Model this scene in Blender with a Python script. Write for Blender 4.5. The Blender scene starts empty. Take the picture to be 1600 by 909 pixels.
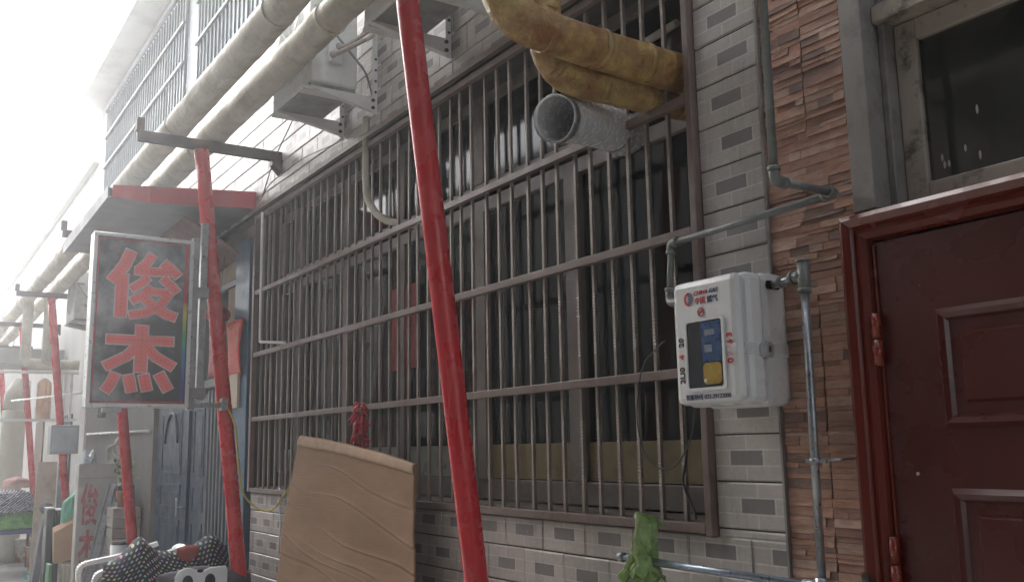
import bpy, bmesh, math, random
from mathutils import Vector, Matrix, noise
random.seed(7)
sc = bpy.context.scene
COL = sc.collection
PI = math.pi
rad = math.radians

# ------------------------------------------------------------------ camera, light, exposure
cd = bpy.data.cameras.new('camera')
cam = bpy.data.objects.new('camera', cd); COL.objects.link(cam)
cd.sensor_width = 36.0; cd.lens = 33.3; cd.clip_start = 0.02; cd.clip_end = 1000
# rows: camera right, down, forward -> world
RW = [[0.54421979, -0.1462532, -0.82609613], [0.83875752, 0.07416593, 0.53943048], [-0.01762525, -0.98646308, 0.16303354]]
M = Matrix(((RW[0][0], -RW[0][1], -RW[0][2], 0.0), (RW[1][0], -RW[1][1], -RW[1][2], -2.0), (RW[2][0], -RW[2][1], -RW[2][2], 1.55), (0, 0, 0, 1)))
cam.matrix_world = M
sc.camera = cam

W = bpy.data.worlds.new('World'); sc.world = W; W.use_nodes = True
nt = W.node_tree; nt.nodes.clear()
wo = nt.nodes.new('ShaderNodeOutputWorld'); bg = nt.nodes.new('ShaderNodeBackground')
sky = nt.nodes.new('ShaderNodeTexSky'); sky.sky_type = 'NISHITA'; sky.sun_disc = False
SUN_DIR = Vector((-0.90, 0.12, 0.80)).normalized()          # towards the sun
sky.sun_elevation = math.asin(SUN_DIR.z); sky.sun_rotation = math.atan2(SUN_DIR.x, SUN_DIR.y)
sky.dust_density = 6.0; sky.air_density = 1.0; sky.ozone_density = 1.0
hs = nt.nodes.new('ShaderNodeHueSaturation'); hs.inputs['Saturation'].default_value = 0.30; hs.inputs['Value'].default_value = 1.0
nt.links.new(sky.outputs[0], hs.inputs['Color']); nt.links.new(hs.outputs[0], bg.inputs[0])
bg.inputs[1].default_value = 0.15
nt.links.new(bg.outputs[0], wo.inputs[0])
sd = bpy.data.lights.new('sun', 'SUN'); sd.energy = 1.5; sd.angle = rad(12); sd.color = (1.0, 0.97, 0.93)
so = bpy.data.objects.new('sun', sd); COL.objects.link(so)
so.rotation_euler = SUN_DIR.to_track_quat('Z', 'Y').to_euler(); so.location = (-10, 2, 20)
sc.view_settings.view_transform = 'Standard'; sc.view_settings.look = 'None'
sc.view_settings.exposure = 2.1; sc.view_settings.gamma = 1.0
sc.view_settings.use_curve_mapping = False
HAZE = 0.0075

# ------------------------------------------------------------------ materials
def nn(t, typ, **kw):
    n = t.nodes.new(typ)
    for k, v in kw.items(): setattr(n, k, v)
    return n
def mth(t, op, a, b=None):
    n = t.nodes.new('ShaderNodeMath'); n.operation = op
    for i, v in enumerate((a, b)):
        if v is None: continue
        if hasattr(v, 'links'): t.links.new(v, n.inputs[i])
        else: n.inputs[i].default_value = v
    return n.outputs[0]
def mixc(t, f, a, b, mode='MIX'):
    n = t.nodes.new('ShaderNodeMix'); n.data_type = 'RGBA'; n.blend_type = mode
    for i, v in ((0, f), (6, a), (7, b)):
        if hasattr(v, 'links'): t.links.new(v, n.inputs[i])
        elif i == 0: n.inputs[0].default_value = v
        else: n.inputs[i].default_value = (*v[:3], 1)
    return n.outputs[2]
def ramp(t, f, a, b, lo=0.35, hi=0.65):
    n = t.nodes.new('ShaderNodeMapRange'); n.clamp = True
    t.links.new(f, n.inputs[0]); n.inputs[1].default_value = lo; n.inputs[2].default_value = hi
    n.inputs[3].default_value = a; n.inputs[4].default_value = b
    return n.outputs[0]
def noise_n(t, scale, detail=4, rough=0.6, vec=None, stretch=None, coord='Object'):
    tc = nn(t, 'ShaderNodeTexCoord'); mp = nn(t, 'ShaderNodeMapping')
    t.links.new(tc.outputs[coord], mp.inputs[0])
    if stretch: mp.inputs['Scale'].default_value = stretch
    n = nn(t, 'ShaderNodeTexNoise'); n.inputs['Scale'].default_value = scale
    n.inputs['Detail'].default_value = detail; n.inputs['Roughness'].default_value = rough
    t.links.new(mp.outputs[0], n.inputs['Vector'])
    return n.outputs['Fac']
def mat(name, c, rough=0.6, metal=0.0, var=0.15, vscale=6.0, dirt=None, dscale=3.0, dlo=0.5, dhi=0.75, stretch=None,
        bump=0.0, bscale=60.0, bstretch=None, spec=0.5, coat=0.0, rvar=0.12):
    m = bpy.data.materials.new(name); m.use_nodes = True; t = m.node_tree
    p = t.nodes['Principled BSDF']
    f = noise_n(t, vscale, 5, 0.65, stretch=stretch)
    a = tuple(x * (1 - var) for x in c); b = tuple(min(1, x * (1 + var)) for x in c)
    col = mixc(t, ramp(t, f, 0, 1, 0.3, 0.7), a, b)
    if dirt is not None:
        g = noise_n(t, dscale, 6, 0.7, stretch=stretch)
        col = mixc(t, ramp(t, g, 0, 1, dlo, dhi), col, dirt)
    t.links.new(col, p.inputs['Base Color'])
    r = noise_n(t, vscale * 2.3, 3)
    t.links.new(ramp(t, r, max(0.02, rough - rvar), min(1, rough + rvar), 0.3, 0.7), p.inputs['Roughness'])
    p.inputs['Metallic'].default_value = metal
    p.inputs['Specular IOR Level'].default_value = spec
    p.inputs['Coat Weight'].default_value = coat
    if bump:
        bn = nn(t, 'ShaderNodeBump'); bn.inputs['Strength'].default_value = 1.0; bn.inputs['Distance'].default_value = bump
        t.links.new(noise_n(t, bscale, 4, 0.6, stretch=bstretch), bn.inputs['Height']); t.links.new(bn.outputs[0], p.inputs['Normal'])
    return m
def glassy(name, tint=(0.75, 0.8, 0.78), refl=0.06, dirt=0.12, dcol=(0.35, 0.34, 0.32)):
    m = bpy.data.materials.new(name); m.use_nodes = True; t = m.node_tree; t.nodes.clear()
    out = nn(t, 'ShaderNodeOutputMaterial'); tr = nn(t, 'ShaderNodeBsdfTransparent'); gl = nn(t, 'ShaderNodeBsdfGlossy')
    df = nn(t, 'ShaderNodeBsdfDiffuse'); df.inputs[0].default_value = (*dcol, 1)
    tr.inputs[0].default_value = (*tint, 1); gl.inputs['Roughness'].default_value = 0.06; gl.inputs[0].default_value = (0.9, 0.9, 0.9, 1)
    fr = nn(t, 'ShaderNodeFresnel'); fr.inputs[0].default_value = 1.5
    m1 = nn(t, 'ShaderNodeMixShader'); m2 = nn(t, 'ShaderNodeMixShader')
    t.links.new(mth(t, 'ADD', fr.outputs[0], refl), m1.inputs[0])
    t.links.new(tr.outputs[0], m1.inputs[1]); t.links.new(gl.outputs[0], m1.inputs[2])
    d = noise_n(t, 4.0, 6, 0.7)
    t.links.new(ramp(t, d, dirt * 0.2, dirt, 0.4, 0.8), m2.inputs[0])
    t.links.new(m1.outputs[0], m2.inputs[1]); t.links.new(df.outputs[0], m2.inputs[2]); t.links.new(m2.outputs[0], out.inputs[0])
    return m
def tile_mat(name, light, dark, grout, joint):
    """printed ceramic tile 0.25 x 0.13 m: three rows of small bricks, the middle one dark"""
    m = bpy.data.materials.new(name); m.use_nodes = True; t = m.node_tree; p = t.nodes['Principled BSDF']
    tc = nn(t, 'ShaderNodeTexCoord'); sp = nn(t, 'ShaderNodeSeparateXYZ'); t.links.new(tc.outputs['Object'], sp.inputs[0])
    x = mth(t, 'ADD', mth(t, 'ADD', sp.outputs[0], sp.outputs[1]), 100 + 2.0 + 0.005)
    z = mth(t, 'ADD', sp.outputs[2], 13.0 - 0.016)
    row = mth(t, 'FLOOR', mth(t, 'DIVIDE', z, 0.13))
    par = mth(t, 'MODULO', row, 2.0)
    pil = mth(t, 'GREATER_THAN', sp.outputs[0], -2.03)
    low = mth(t, 'MULTIPLY', mth(t, 'GREATER_THAN', sp.outputs[2], 1.287), mth(t, 'LESS_THAN', sp.outputs[2], 3.174))
    pil = mth(t, 'MULTIPLY', pil, low)
    off = mth(t, 'ADD', mth(t, 'MULTIPLY', mth(t, 'SUBTRACT', 1.0, pil), 0.5), mth(t, 'MULTIPLY', pil, 0.13))
    xs = mth(t, 'ADD', mth(t, 'ADD', mth(t, 'DIVIDE', x, 0.25), mth(t, 'MULTIPLY', par, off)), mth(t, 'MULTIPLY', pil, -0.10))
    u = mth(t, 'FRACT', xs); colid = mth(t, 'FLOOR', xs); v = mth(t, 'FRACT', mth(t, 'DIVIDE', z, 0.13))
    def edge(a, w):   # 1 near 0 or 1
        return mth(t, 'GREATER_THAN', mth(t, 'ABSOLUTE', mth(t, 'SUBTRACT', a, 0.5)), 0.5 - w)
    big = mth(t, 'MAXIMUM', edge(v, 0.012), mth(t, 'MULTIPLY', edge(u, 0.004), mth(t, 'SUBTRACT', 1.0, mth(t, 'MULTIPLY', pil, 0.75))))
    v3 = mth(t, 'MULTIPLY', v, 3.0); r3 = mth(t, 'FLOOR', v3); fv3 = mth(t, 'FRACT', v3)
    u2 = mth(t, 'ADD', mth(t, 'MULTIPLY', u, 2.0), mth(t, 'MULTIPLY', mth(t, 'ABSOLUTE', mth(t, 'SUBTRACT', r3, 1.0)), -0.0))
    mid = mth(t, 'COMPARE', r3, 1.0); mid.node.inputs[2].default_value = 0.1
    u2 = mth(t, 'ADD', u2, mth(t, 'MULTIPLY', mid, 0.5)); fu2 = mth(t, 'FRACT', u2)
    small = mth(t, 'MAXIMUM', edge(fv3, 0.05), edge(fu2, 0.016))
    isdark = mth(t, 'MULTIPLY', mid, mth(t, 'LESS_THAN', mth(t, 'ABSOLUTE', mth(t, 'SUBTRACT', u, 0.5)), 0.235))
    cmb = nn(t, 'ShaderNodeCombineXYZ'); t.links.new(colid, cmb.inputs[0]); t.links.new(row, cmb.inputs[1])
    wn = nn(t, 'ShaderNodeTexWhiteNoise'); t.links.new(cmb.outputs[0], wn.inputs['Vector'])
    cmb2 = nn(t, 'ShaderNodeCombineXYZ'); t.links.new(mth(t, 'FLOOR', u2), cmb2.inputs[0]); t.links.new(mth(t, 'ADD', r3, mth(t, 'MULTIPLY', row, 3.0)), cmb2.inputs[1]); t.links.new(colid, cmb2.inputs[2])
    wn2 = nn(t, 'ShaderNodeTexWhiteNoise'); t.links.new(cmb2.outputs[0], wn2.inputs['Vector'])
    base = mixc(t, isdark, light, dark)
    base = mixc(t, mth(t, 'MULTIPLY', mth(t, 'ADD', mth(t, 'MULTIPLY', wn.outputs[0], 0.6), mth(t, 'MULTIPLY', wn2.outputs[0], 0.4)), 0.30), base, (0.10, 0.095, 0.10))
    base = mixc(t, mth(t, 'MULTIPLY', small, 0.75), base, grout)
    st = noise_n(t, 2.2, 7, 0.72, stretch=(1.0, 1.0, 0.45))
    base = mixc(t, ramp(t, st, 0.0, 0.5, 0.45, 0.8), base, (0.10, 0.088, 0.075))
    fine = noise_n(t, 45, 4, 0.7, stretch=(1, 1, 2.0))
    base = mixc(t, ramp(t, fine, 0.0, 0.25, 0.45, 0.8), base, (0.13, 0.12, 0.115))
    stx = noise_n(t, 7.0, 6, 0.75, stretch=(1.0, 1.0, 0.10))
    base = mixc(t, ramp(t, stx, 0.0, 0.5, 0.52, 0.80), base, (0.13, 0.115, 0.10))
    chip = noise_n(t, 26, 3, 0.6, stretch=(1.3, 1, 1.0))
    base = mixc(t, ramp(t, chip, 0.0, 0.6, 0.70, 0.74), base, (0.55, 0.53, 0.50))
    base = mixc(t, big, base, joint)
    t.links.new(base, p.inputs['Base Color'])
    t.links.new(ramp(t, fine, 0.28, 0.5), p.inputs['Roughness'])
    h = mth(t, 'SUBTRACT', mth(t, 'SUBTRACT', 1.0, mth(t, 'MULTIPLY', small, 0.25)), big)
    h = mth(t, 'ADD', h, mth(t, 'MULTIPLY', fine, 0.22))
    h = mth(t, 'ADD', h, mth(t, 'MULTIPLY', wn.outputs[0], 0.25))
    bn = nn(t, 'ShaderNodeBump'); bn.inputs['Distance'].default_value = 0.003; bn.inputs['Strength'].default_value = 0.9
    t.links.new(h, bn.inputs['Height']); t.links.new(bn.outputs[0], p.inputs['Normal'])
    return m
def dots_mat(name, base, scale, thr=0.32, sat=0.55, white=False):
    m = bpy.data.materials.new(name); m.use_nodes = True; t = m.node_tree; p = t.nodes['Principled BSDF']
    tc = nn(t, 'ShaderNodeTexCoord'); mp = nn(t, 'ShaderNodeMapping'); t.links.new(tc.outputs['UV'], mp.inputs[0])
    mp.inputs['Rotation'].default_value = (0, 0, 0.5)
    vo = nn(t, 'ShaderNodeTexVoronoi'); vo.inputs['Scale'].default_value = scale; vo.inputs['Randomness'].default_value = 0.12; vo.voronoi_dimensions = '2D'
    t.links.new(mp.outputs[0], vo.inputs['Vector'])
    h = nn(t, 'ShaderNodeHueSaturation'); h.inputs['Saturation'].default_value = 0.0 if white else sat; h.inputs['Value'].default_value = 0.6
    t.links.new(vo.outputs['Color'], h.inputs['Color'])
    f = mth(t, 'LESS_THAN', vo.outputs['Distance'], thr)
    t.links.new(mixc(t, f, base, h.outputs[0]), p.inputs['Base Color']); p.inputs['Roughness'].default_value = 0.85
    bn = nn(t, 'ShaderNodeBump'); bn.inputs['Distance'].default_value = 0.004; t.links.new(noise_n(t, 25, 5), bn.inputs['Height']); t.links.new(bn.outputs[0], p.inputs['Normal'])
    return m
def attr_mat(name, rough=0.85, bump=0.002):
    m = bpy.data.materials.new(name); m.use_nodes = True; t = m.node_tree; p = t.nodes['Principled BSDF']
    a = nn(t, 'ShaderNodeAttribute', attribute_name='Col')
    g = noise_n(t, 22, 6, 0.75, stretch=(1, 1, 4.0)); g2 = noise_n(t, 3.0, 6, 0.7)
    c = mixc(t, ramp(t, g, 0.0, 0.5, 0.44, 0.70), a.outputs['Color'], (0.085, 0.052, 0.038))
    c = mixc(t, ramp(t, noise_n(t, 30, 5, 0.7, stretch=(1, 1, 2.0)), 0.0, 0.5, 0.55, 0.75), c, (0.40, 0.32, 0.25))
    c = mixc(t, ramp(t, g2, 0.0, 0.45, 0.5, 0.8), c, (0.11, 0.10, 0.095))
    t.links.new(c, p.inputs['Base Color']); p.inputs['Roughness'].default_value = rough
    bn = nn(t, 'ShaderNodeBump'); bn.inputs['Distance'].default_value = bump; t.links.new(noise_n(t, 70, 6, 0.7, stretch=(1, 1, 2.5)), bn.inputs['Height']); t.links.new(bn.outputs[0], p.inputs['Normal'])
    return m

TILE = tile_mat('grey_brick_tile', (0.56, 0.52, 0.48), (0.24, 0.225, 0.22), (0.68, 0.64, 0.60), (0.035, 0.032, 0.032))
STONE = attr_mat('brown_split_stone')
BROWN = mat('brown_painted_steel', (0.185, 0.138, 0.120), 0.42, 0.0, 0.12, 8, dirt=(0.10, 0.065, 0.05), dscale=9, dlo=0.5, dhi=0.78, bump=0.0006, bscale=90)
BARM = mat('bar_steel', (0.29, 0.245, 0.215), 0.42, 0.2, 0.10, 6, dirt=(0.17, 0.13, 0.11), dscale=9, dlo=0.5, dhi=0.8)
WINF = mat('window_frame_brown', (0.20, 0.175, 0.16), 0.45, 0.1, 0.12, 5, dirt=(0.10, 0.085, 0.075), dscale=7)
GLASS = glassy('window_glass', (0.42, 0.48, 0.48), 0.0, 0.22, (0.13, 0.155, 0.165))
FROST = mat('frosted_film', (0.27, 0.30, 0.26), 0.35, 0, 0.12, 5, dirt=(0.12, 0.11, 0.08), dscale=6)
FROST2 = mat('yellowed_film', (0.20, 0.165, 0.09), 0.4, 0, 0.18, 5, dirt=(0.09, 0.07, 0.05), dscale=6)
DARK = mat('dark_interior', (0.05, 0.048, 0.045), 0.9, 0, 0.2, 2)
RED = mat('red_gloss_paint', (0.62, 0.012, 0.022), 0.28, 0, 0.11, 4, dirt=(0.16, 0.025, 0.02), dscale=30, dlo=0.65, dhi=0.69, bump=0.0005, bscale=30, coat=0.2, bstretch=(1, 1, 0.5))
WRAP = mat('pale_pipe_wrap', (0.50, 0.47, 0.39), 0.75, 0, 0.18, 7, dirt=(0.27, 0.23, 0.15), dscale=6, dlo=0.5, dhi=0.8, bump=0.010, bscale=14)
YWRAP = mat('yellow_pipe_wrap', (0.48, 0.335, 0.12), 0.36, 0, 0.35, 14, dirt=(0.26, 0.11, 0.03), dscale=8, dlo=0.40, dhi=0.60, bump=0.014, bscale=24, coat=0.15)
GALV = mat('galvanised_steel', (0.40, 0.42, 0.44), 0.36, 0.75, 0.18, 25, dirt=(0.22, 0.21, 0.20), dscale=12, bump=0.0003, bscale=90)
GPIPE = mat('grey_painted_pipe', (0.22, 0.235, 0.225), 0.42, 0.15, 0.12, 12, dirt=(0.12, 0.11, 0.10), dscale=16)
STEEL = mat('dark_rusty_steel', (0.085, 0.065, 0.062), 0.6, 0.2, 0.25, 10, dirt=(0.16, 0.07, 0.04), dscale=8)
WHITEP = mat('white_plastic', (0.74, 0.75, 0.74), 0.33, 0, 0.05, 4, dirt=(0.45, 0.42, 0.36), dscale=5, dlo=0.58, dhi=0.85, bump=0.0004, bscale=30)
ACW = mat('ac_white_paint', (0.70, 0.72, 0.70), 0.45, 0, 0.08, 5, dirt=(0.36, 0.35, 0.30), dscale=5, dlo=0.5, dhi=0.85)
ACD = mat('ac_underside', (0.30, 0.31, 0.32), 0.5, 0.2, 0.15, 6, dirt=(0.15, 0.14, 0.13), dscale=6)
FOIL = mat('crinkled_foil', (0.86, 0.87, 0.89), 0.25, 0.25, 0.04, 20, bump=0.003, bscale=45, spec=1.0)
DOORM = mat('dark_red_lacquer', (0.082, 0.011, 0.007), 0.30, 0, 0.12, 3, dirt=(0.075, 0.009, 0.007), dscale=2, dlo=0.40, dhi=0.85, coat=0.25, stretch=(3, 1, 0.6), rvar=0.08)
DOORF = mat('bright_red_lacquer', (0.145, 0.019, 0.010), 0.24, 0, 0.12, 3, coat=0.4, rvar=.05)
ALU = mat('weathered_aluminium', (0.46, 0.405, 0.34), 0.5, 0.15, 0.1, 8, dirt=(0.14, 0.12, 0.095), dscale=12, dlo=0.52, dhi=0.66, bump=0.0005)
ALUG = mat('grey_reveal', (0.28, 0.262, 0.245), 0.55, 0.1, 0.1, 5, dirt=(0.14, 0.13, 0.12), dscale=9)
CARD = mat('cardboard', (0.35, 0.22, 0.135), 0.85, 0, 0.09, 4, dirt=(0.27, 0.16, 0.095), dscale=2.5, dlo=0.42, dhi=0.75, stretch=(.6, .6, 2), bump=0.0012, bscale=30, bstretch=(.10, .10, 6))
CARDIN = mat('torn_cardboard', (0.47, 0.33, 0.23), 0.9, 0, 0.12, 12, bump=0.002, bscale=60)
CONC = mat('alley_concrete', (0.20, 0.195, 0.185), 0.85, 0, 0.2, 2, dirt=(0.11, 0.105, 0.10), dscale=1.2, bump=0.004, bscale=18)
PLAST = mat('grey_render', (0.30, 0.29, 0.28), 0.85, 0, 0.12, 2, dirt=(0.18, 0.17, 0.155), dscale=1.6, bump=0.002, bscale=30)
UPW = mat('white_render', (0.74, 0.75, 0.75), 0.8, 0, 0.06, 1.5, dirt=(0.50, 0.50, 0.48), dscale=1.4, dlo=0.5, dhi=0.85, bump=0.002, bscale=25)
BLUE = mat('blue_door_paint', (0.030, 0.062, 0.105), 0.42, 0.1, 0.15, 4, dirt=(0.07, 0.09, 0.11), dscale=6, dlo=0.55)
BLUEF = mat('blue_frame_paint', (0.055, 0.125, 0.20), 0.4, 0.1, 0.15, 6, dirt=(0.06, 0.09, 0.12), dscale=6)
SHEET = mat('grey_corrugated_sheet', (0.15, 0.16, 0.19), 0.45, 0.3, 0.12, 4, dirt=(0.09, 0.09, 0.10), dscale=5)
PAPER = mat('red_paper', (0.52, 0.025, 0.02), 0.55, 0, 0.12, 10, dirt=(0.38, 0.16, 0.03), dscale=11, dlo=0.53, dhi=0.60)
INK = mat('red_print', (0.60, 0.02, 0.035), 0.5, 0, 0.1, 30)
INKD = mat('blue_print', (0.03, 0.05, 0.14), 0.5, 0, 0.1, 30)
INKK = mat('black_marker', (0.03, 0.02, 0.02), 0.5, 0, 0.1, 30)
AWR = mat('awning_red_trim', (0.50, 0.07, 0.085), 0.5, 0, 0.12, 6, dirt=(0.36, 0.10, 0.11), dscale=7)
AWG = mat('awning_grey_sheet', (0.26, 0.27, 0.29), 0.55, 0.2, 0.1, 3)
WOOD = mat('old_plywood', (0.36, 0.27, 0.20), 0.8, 0, 0.2, 5, dirt=(0.22, 0.14, 0.10), dscale=6, stretch=(1, 1, .3))
GOLD = mat('gold_print', (0.55, 0.36, 0.08), 0.5, 0, 0.15, 20)

# ------------------------------------------------------------------ geometry helpers
class MB:
    def __init__(s): s.bm = bmesh.new(); s.uv = s.bm.loops.layers.uv.new('UVMap')
    def hexa(s, P):
        v = [s.bm.verts.new(p) for p in P]
        for f in ((0, 3, 2, 1), (4, 5, 6, 7), (0, 1, 5, 4), (1, 2, 6, 5), (2, 3, 7, 6), (3, 0, 4, 7)):
            s.bm.faces.new([v[i] for i in f])
        return s
    def box(s, x0, x1, y0, y1, z0, z1):
        return s.hexa([(x0, y0, z0), (x1, y0, z0), (x1, y1, z0), (x0, y1, z0), (x0, y0, z1), (x1, y0, z1), (x1, y1, z1), (x0, y1, z1)])
    def bar(s, a, b, w, h, up=(0, 0, 1)):
        a = Vector(a); b = Vector(b); d = (b - a).normalized(); u = Vector(up)
        if abs(d.dot(u)) > 0.98: u = Vector((0, 1, 0))
        r = d.cross(u).normalized(); u = r.cross(d)
        P = []
        for q in (a, b):
            for i, j in ((-1, -1), (1, -1), (1, 1), (-1, 1)): P.append(q + r * i * w / 2 + u * j * h / 2)
        return s.hexa(P)
    def tube(s, pts, r, n=16, cap=True, rf=None, hollow=None):
        pts = [Vector(p) for p in pts]; rings = []; t0 = (pts[1] - pts[0]).normalized()
        up = Vector((0, 0, 1)) if abs(t0.z) < 0.9 else Vector((1, 0, 0))
        nrm = t0.cross(up).normalized()
        for i, p in enumerate(pts):
            if i == 0: t = t0
            elif i == len(pts) - 1: t = (pts[-1] - pts[-2]).normalized()
            else: t = ((pts[i + 1] - p).normalized() + (p - pts[i - 1]).normalized()).normalized()
            nrm = (nrm - t * nrm.dot(t)).normalized(); bn = t.cross(nrm)
            ring = []
            for k in range(n):
                a = 2 * PI * k / n
                rr = (r[i] if isinstance(r, (list, tuple)) else r)
                if rf: rr *= rf(i / (len(pts) - 1), a, p)
                ring.append(s.bm.verts.new(p + (nrm * math.cos(a) + bn * math.sin(a)) * rr))
            rings.append(ring)
        for A, B in zip(rings, rings[1:]):
            for k in range(n): 
                f = s.bm.faces.new((A[k], A[(k + 1) % n], B[(k + 1) % n], B[k])); f.smooth = True
        if cap:
            s.bm.faces.new(rings[0][::-1]); s.bm.faces.new(rings[-1])
        return s
    def prism(s, poly, ax, a, b):
        """poly in the two other axes (order: x,y,z without ax) extruded from a to b along ax"""
        def mk(p, q):
            l = list(p); l.insert(ax, q); return l
        A = [s.bm.verts.new(mk(p, a)) for p in poly]; B = [s.bm.verts.new(mk(p, b)) for p in poly]
        n = len(poly)
        try: s.bm.faces.new(A[::-1]); s.bm.faces.new(B)
        except Exception: pass
        for i in range(n): s.bm.faces.new((A[i], A[(i + 1) % n], B[(i + 1) % n], B[i]))
        return s
    def sphere(s, c, r, seg=12, sc_=(1, 1, 1)):
        m = Matrix.Translation(c) @ Matrix.Diagonal((sc_[0], sc_[1], sc_[2], 1))
        q = bmesh.ops.create_uvsphere(s.bm, u_segments=seg, v_segments=max(6, seg // 2), radius=r, matrix=m)
        for v in q['verts']:
            for f in v.link_faces: f.smooth = True
        return s
    def grid(s, nx, ny, fn, thick=None, closed=False):
        V = [[s.bm.verts.new(fn(i / nx, j / ny)) for i in range(nx + 1)] for j in range(ny + 1)]
        for j in range(ny):
            for i in range(nx):
                f = s.bm.faces.new((V[j][i], V[j][i + 1], V[j + 1][i + 1], V[j + 1][i])); f.smooth = True
                for l, (a, b) in zip(f.loops, ((i, j), (i + 1, j), (i + 1, j + 1), (i, j + 1))): l[s.uv].uv = (a / nx, b / ny)
        return s
def link_mesh(name, mb, m, bev=0.0, solid=0.0, sub=0, off=Vector((0, 0, 0))):
    bmesh.ops.recalc_face_normals(mb.bm, faces=mb.bm.faces)
    if off.length: bmesh.ops.translate(mb.bm, verts=mb.bm.verts, vec=-off)
    me = bpy.data.meshes.new(name); mb.bm.to_mesh(me); mb.bm.free()
    o = bpy.data.objects.new(name, me); COL.objects.link(o)
    if m: me.materials.append(m)
    if solid:
        q = o.modifiers.new('solid', 'SOLIDIFY'); q.thickness = solid; q.offset = 0
    if bev:
        q = o.modifiers.new('bevel', 'BEVEL'); q.width = bev; q.segments = 2; q.limit_method = 'ANGLE'; q.angle_limit = rad(40); q.harden_normals = False
    if sub:
        q = o.modifiers.new('sub', 'SUBSURF'); q.levels = sub; q.render_levels = sub
    return o
def wloc(o):
    v = Vector((0, 0, 0))
    while o: v += o.location; o = o.parent
    return v
def thing(name, label, cat, loc=(0, 0, 0), group=None, kind=None):
    o = bpy.data.objects.new(name, None); COL.objects.link(o); o.location = loc; o.empty_display_size = 0.1
    if label: o['label'] = label
    if cat: o['category'] = cat
    if group: o['group'] = group
    if kind: o['kind'] = kind
    return o
def part(name, mb, m, parent, label=None, **kw):
    o = link_mesh(name, mb, m, **kw); o.parent = parent; o.location = -wloc(parent)
    if label: o['label'] = label
    return o
def single(name, label, cat, mb, m, group=None, **kw):
    b = [v.co for v in mb.bm.verts]
    off = Vector(((min(p.x for p in b) + max(p.x for p in b)) / 2, (min(p.y for p in b) + max(p.y for p in b)) / 2, min(p.z for p in b)))
    o = link_mesh(name, mb, m, off=off, **kw); o.location = off
    o['label'] = label; o['category'] = cat
    if group: o['group'] = group
    return o
def struct(name, mb, m, kind='structure', **kw):
    o = link_mesh(name, mb, m, **kw); o['kind'] = kind; return o
def dup(root, loc, label, group=None):
    r = root.copy(); COL.objects.link(r); r.location = loc; r['label'] = label
    if group: r['group'] = group
    def rec(src, dst):
        for ch in src.children:
            c = ch.copy(); COL.objects.link(c); c.parent = dst; rec(ch, c)
    rec(root, r); return r
def arc(pts, rr, n=6):
    """rounded path through points"""
    pts = [Vector(p) for p in pts]; out = [pts[0]]
    for a, b, c in zip(pts, pts[1:], pts[2:]):
        d1 = (a - b).normalized(); d2 = (c - b).normalized(); r = min(rr, (a - b).length * .48, (c - b).length * .48)
        p = b + d1 * r; q = b + d2 * r
        for k in range(n + 1):
            t = k / n; out.append(p * (1 - t) ** 2 + b * 2 * t * (1 - t) + q * t * t)
    out.append(pts[-1]); return out
def dense(pts, step):
    out = []
    for a, b in zip(pts, pts[1:]):
        a = Vector(a); b = Vector(b); n = max(1, int((b - a).length / step))
        for k in range(n): out.append(a.lerp(b, k / n))
    out.append(Vector(pts[-1])); return out
def ns(p, s=1.0): return noise.noise(Vector(p) * s)
def text_part(name, body, size, matx, m, parent, ext=0.0006, bold=0.0, spacing=1.0, shear=0.0):
    c = bpy.data.curves.new(name, 'FONT'); c.body = body; c.size = size; c.extrude = ext; c.offset = bold; c.space_character = spacing; c.shear = shear
    c.align_x = 'CENTER'; c.align_y = 'CENTER'
    tmp = bpy.data.objects.new('tmp', c); COL.objects.link(tmp); bpy.context.view_layer.update()
    me = bpy.data.meshes.new_from_object(tmp); bpy.data.objects.remove(tmp)
    me.transform(matx); me.materials.clear(); me.materials.append(m)
    o = bpy.data.objects.new(name, me); COL.objects.link(o); o.parent = parent; o.location = -wloc(parent); return o
def face_wall(x, y, z, rot=0.0, sx=1.0):   # text lying on a plane facing -Y
    return Matrix.Translation((x, y, z)) @ Matrix.Rotation(rot, 4, 'Y') @ Matrix.Rotation(rad(90), 4, 'X') @ Matrix.Diagonal((sx, 1, 1, 1))

# ------------------------------------------------------------------ the ground
g = MB(); g.box(-150, 60, -60, 60, -0.3, 0.0); struct('ground', g, CONC)

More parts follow.
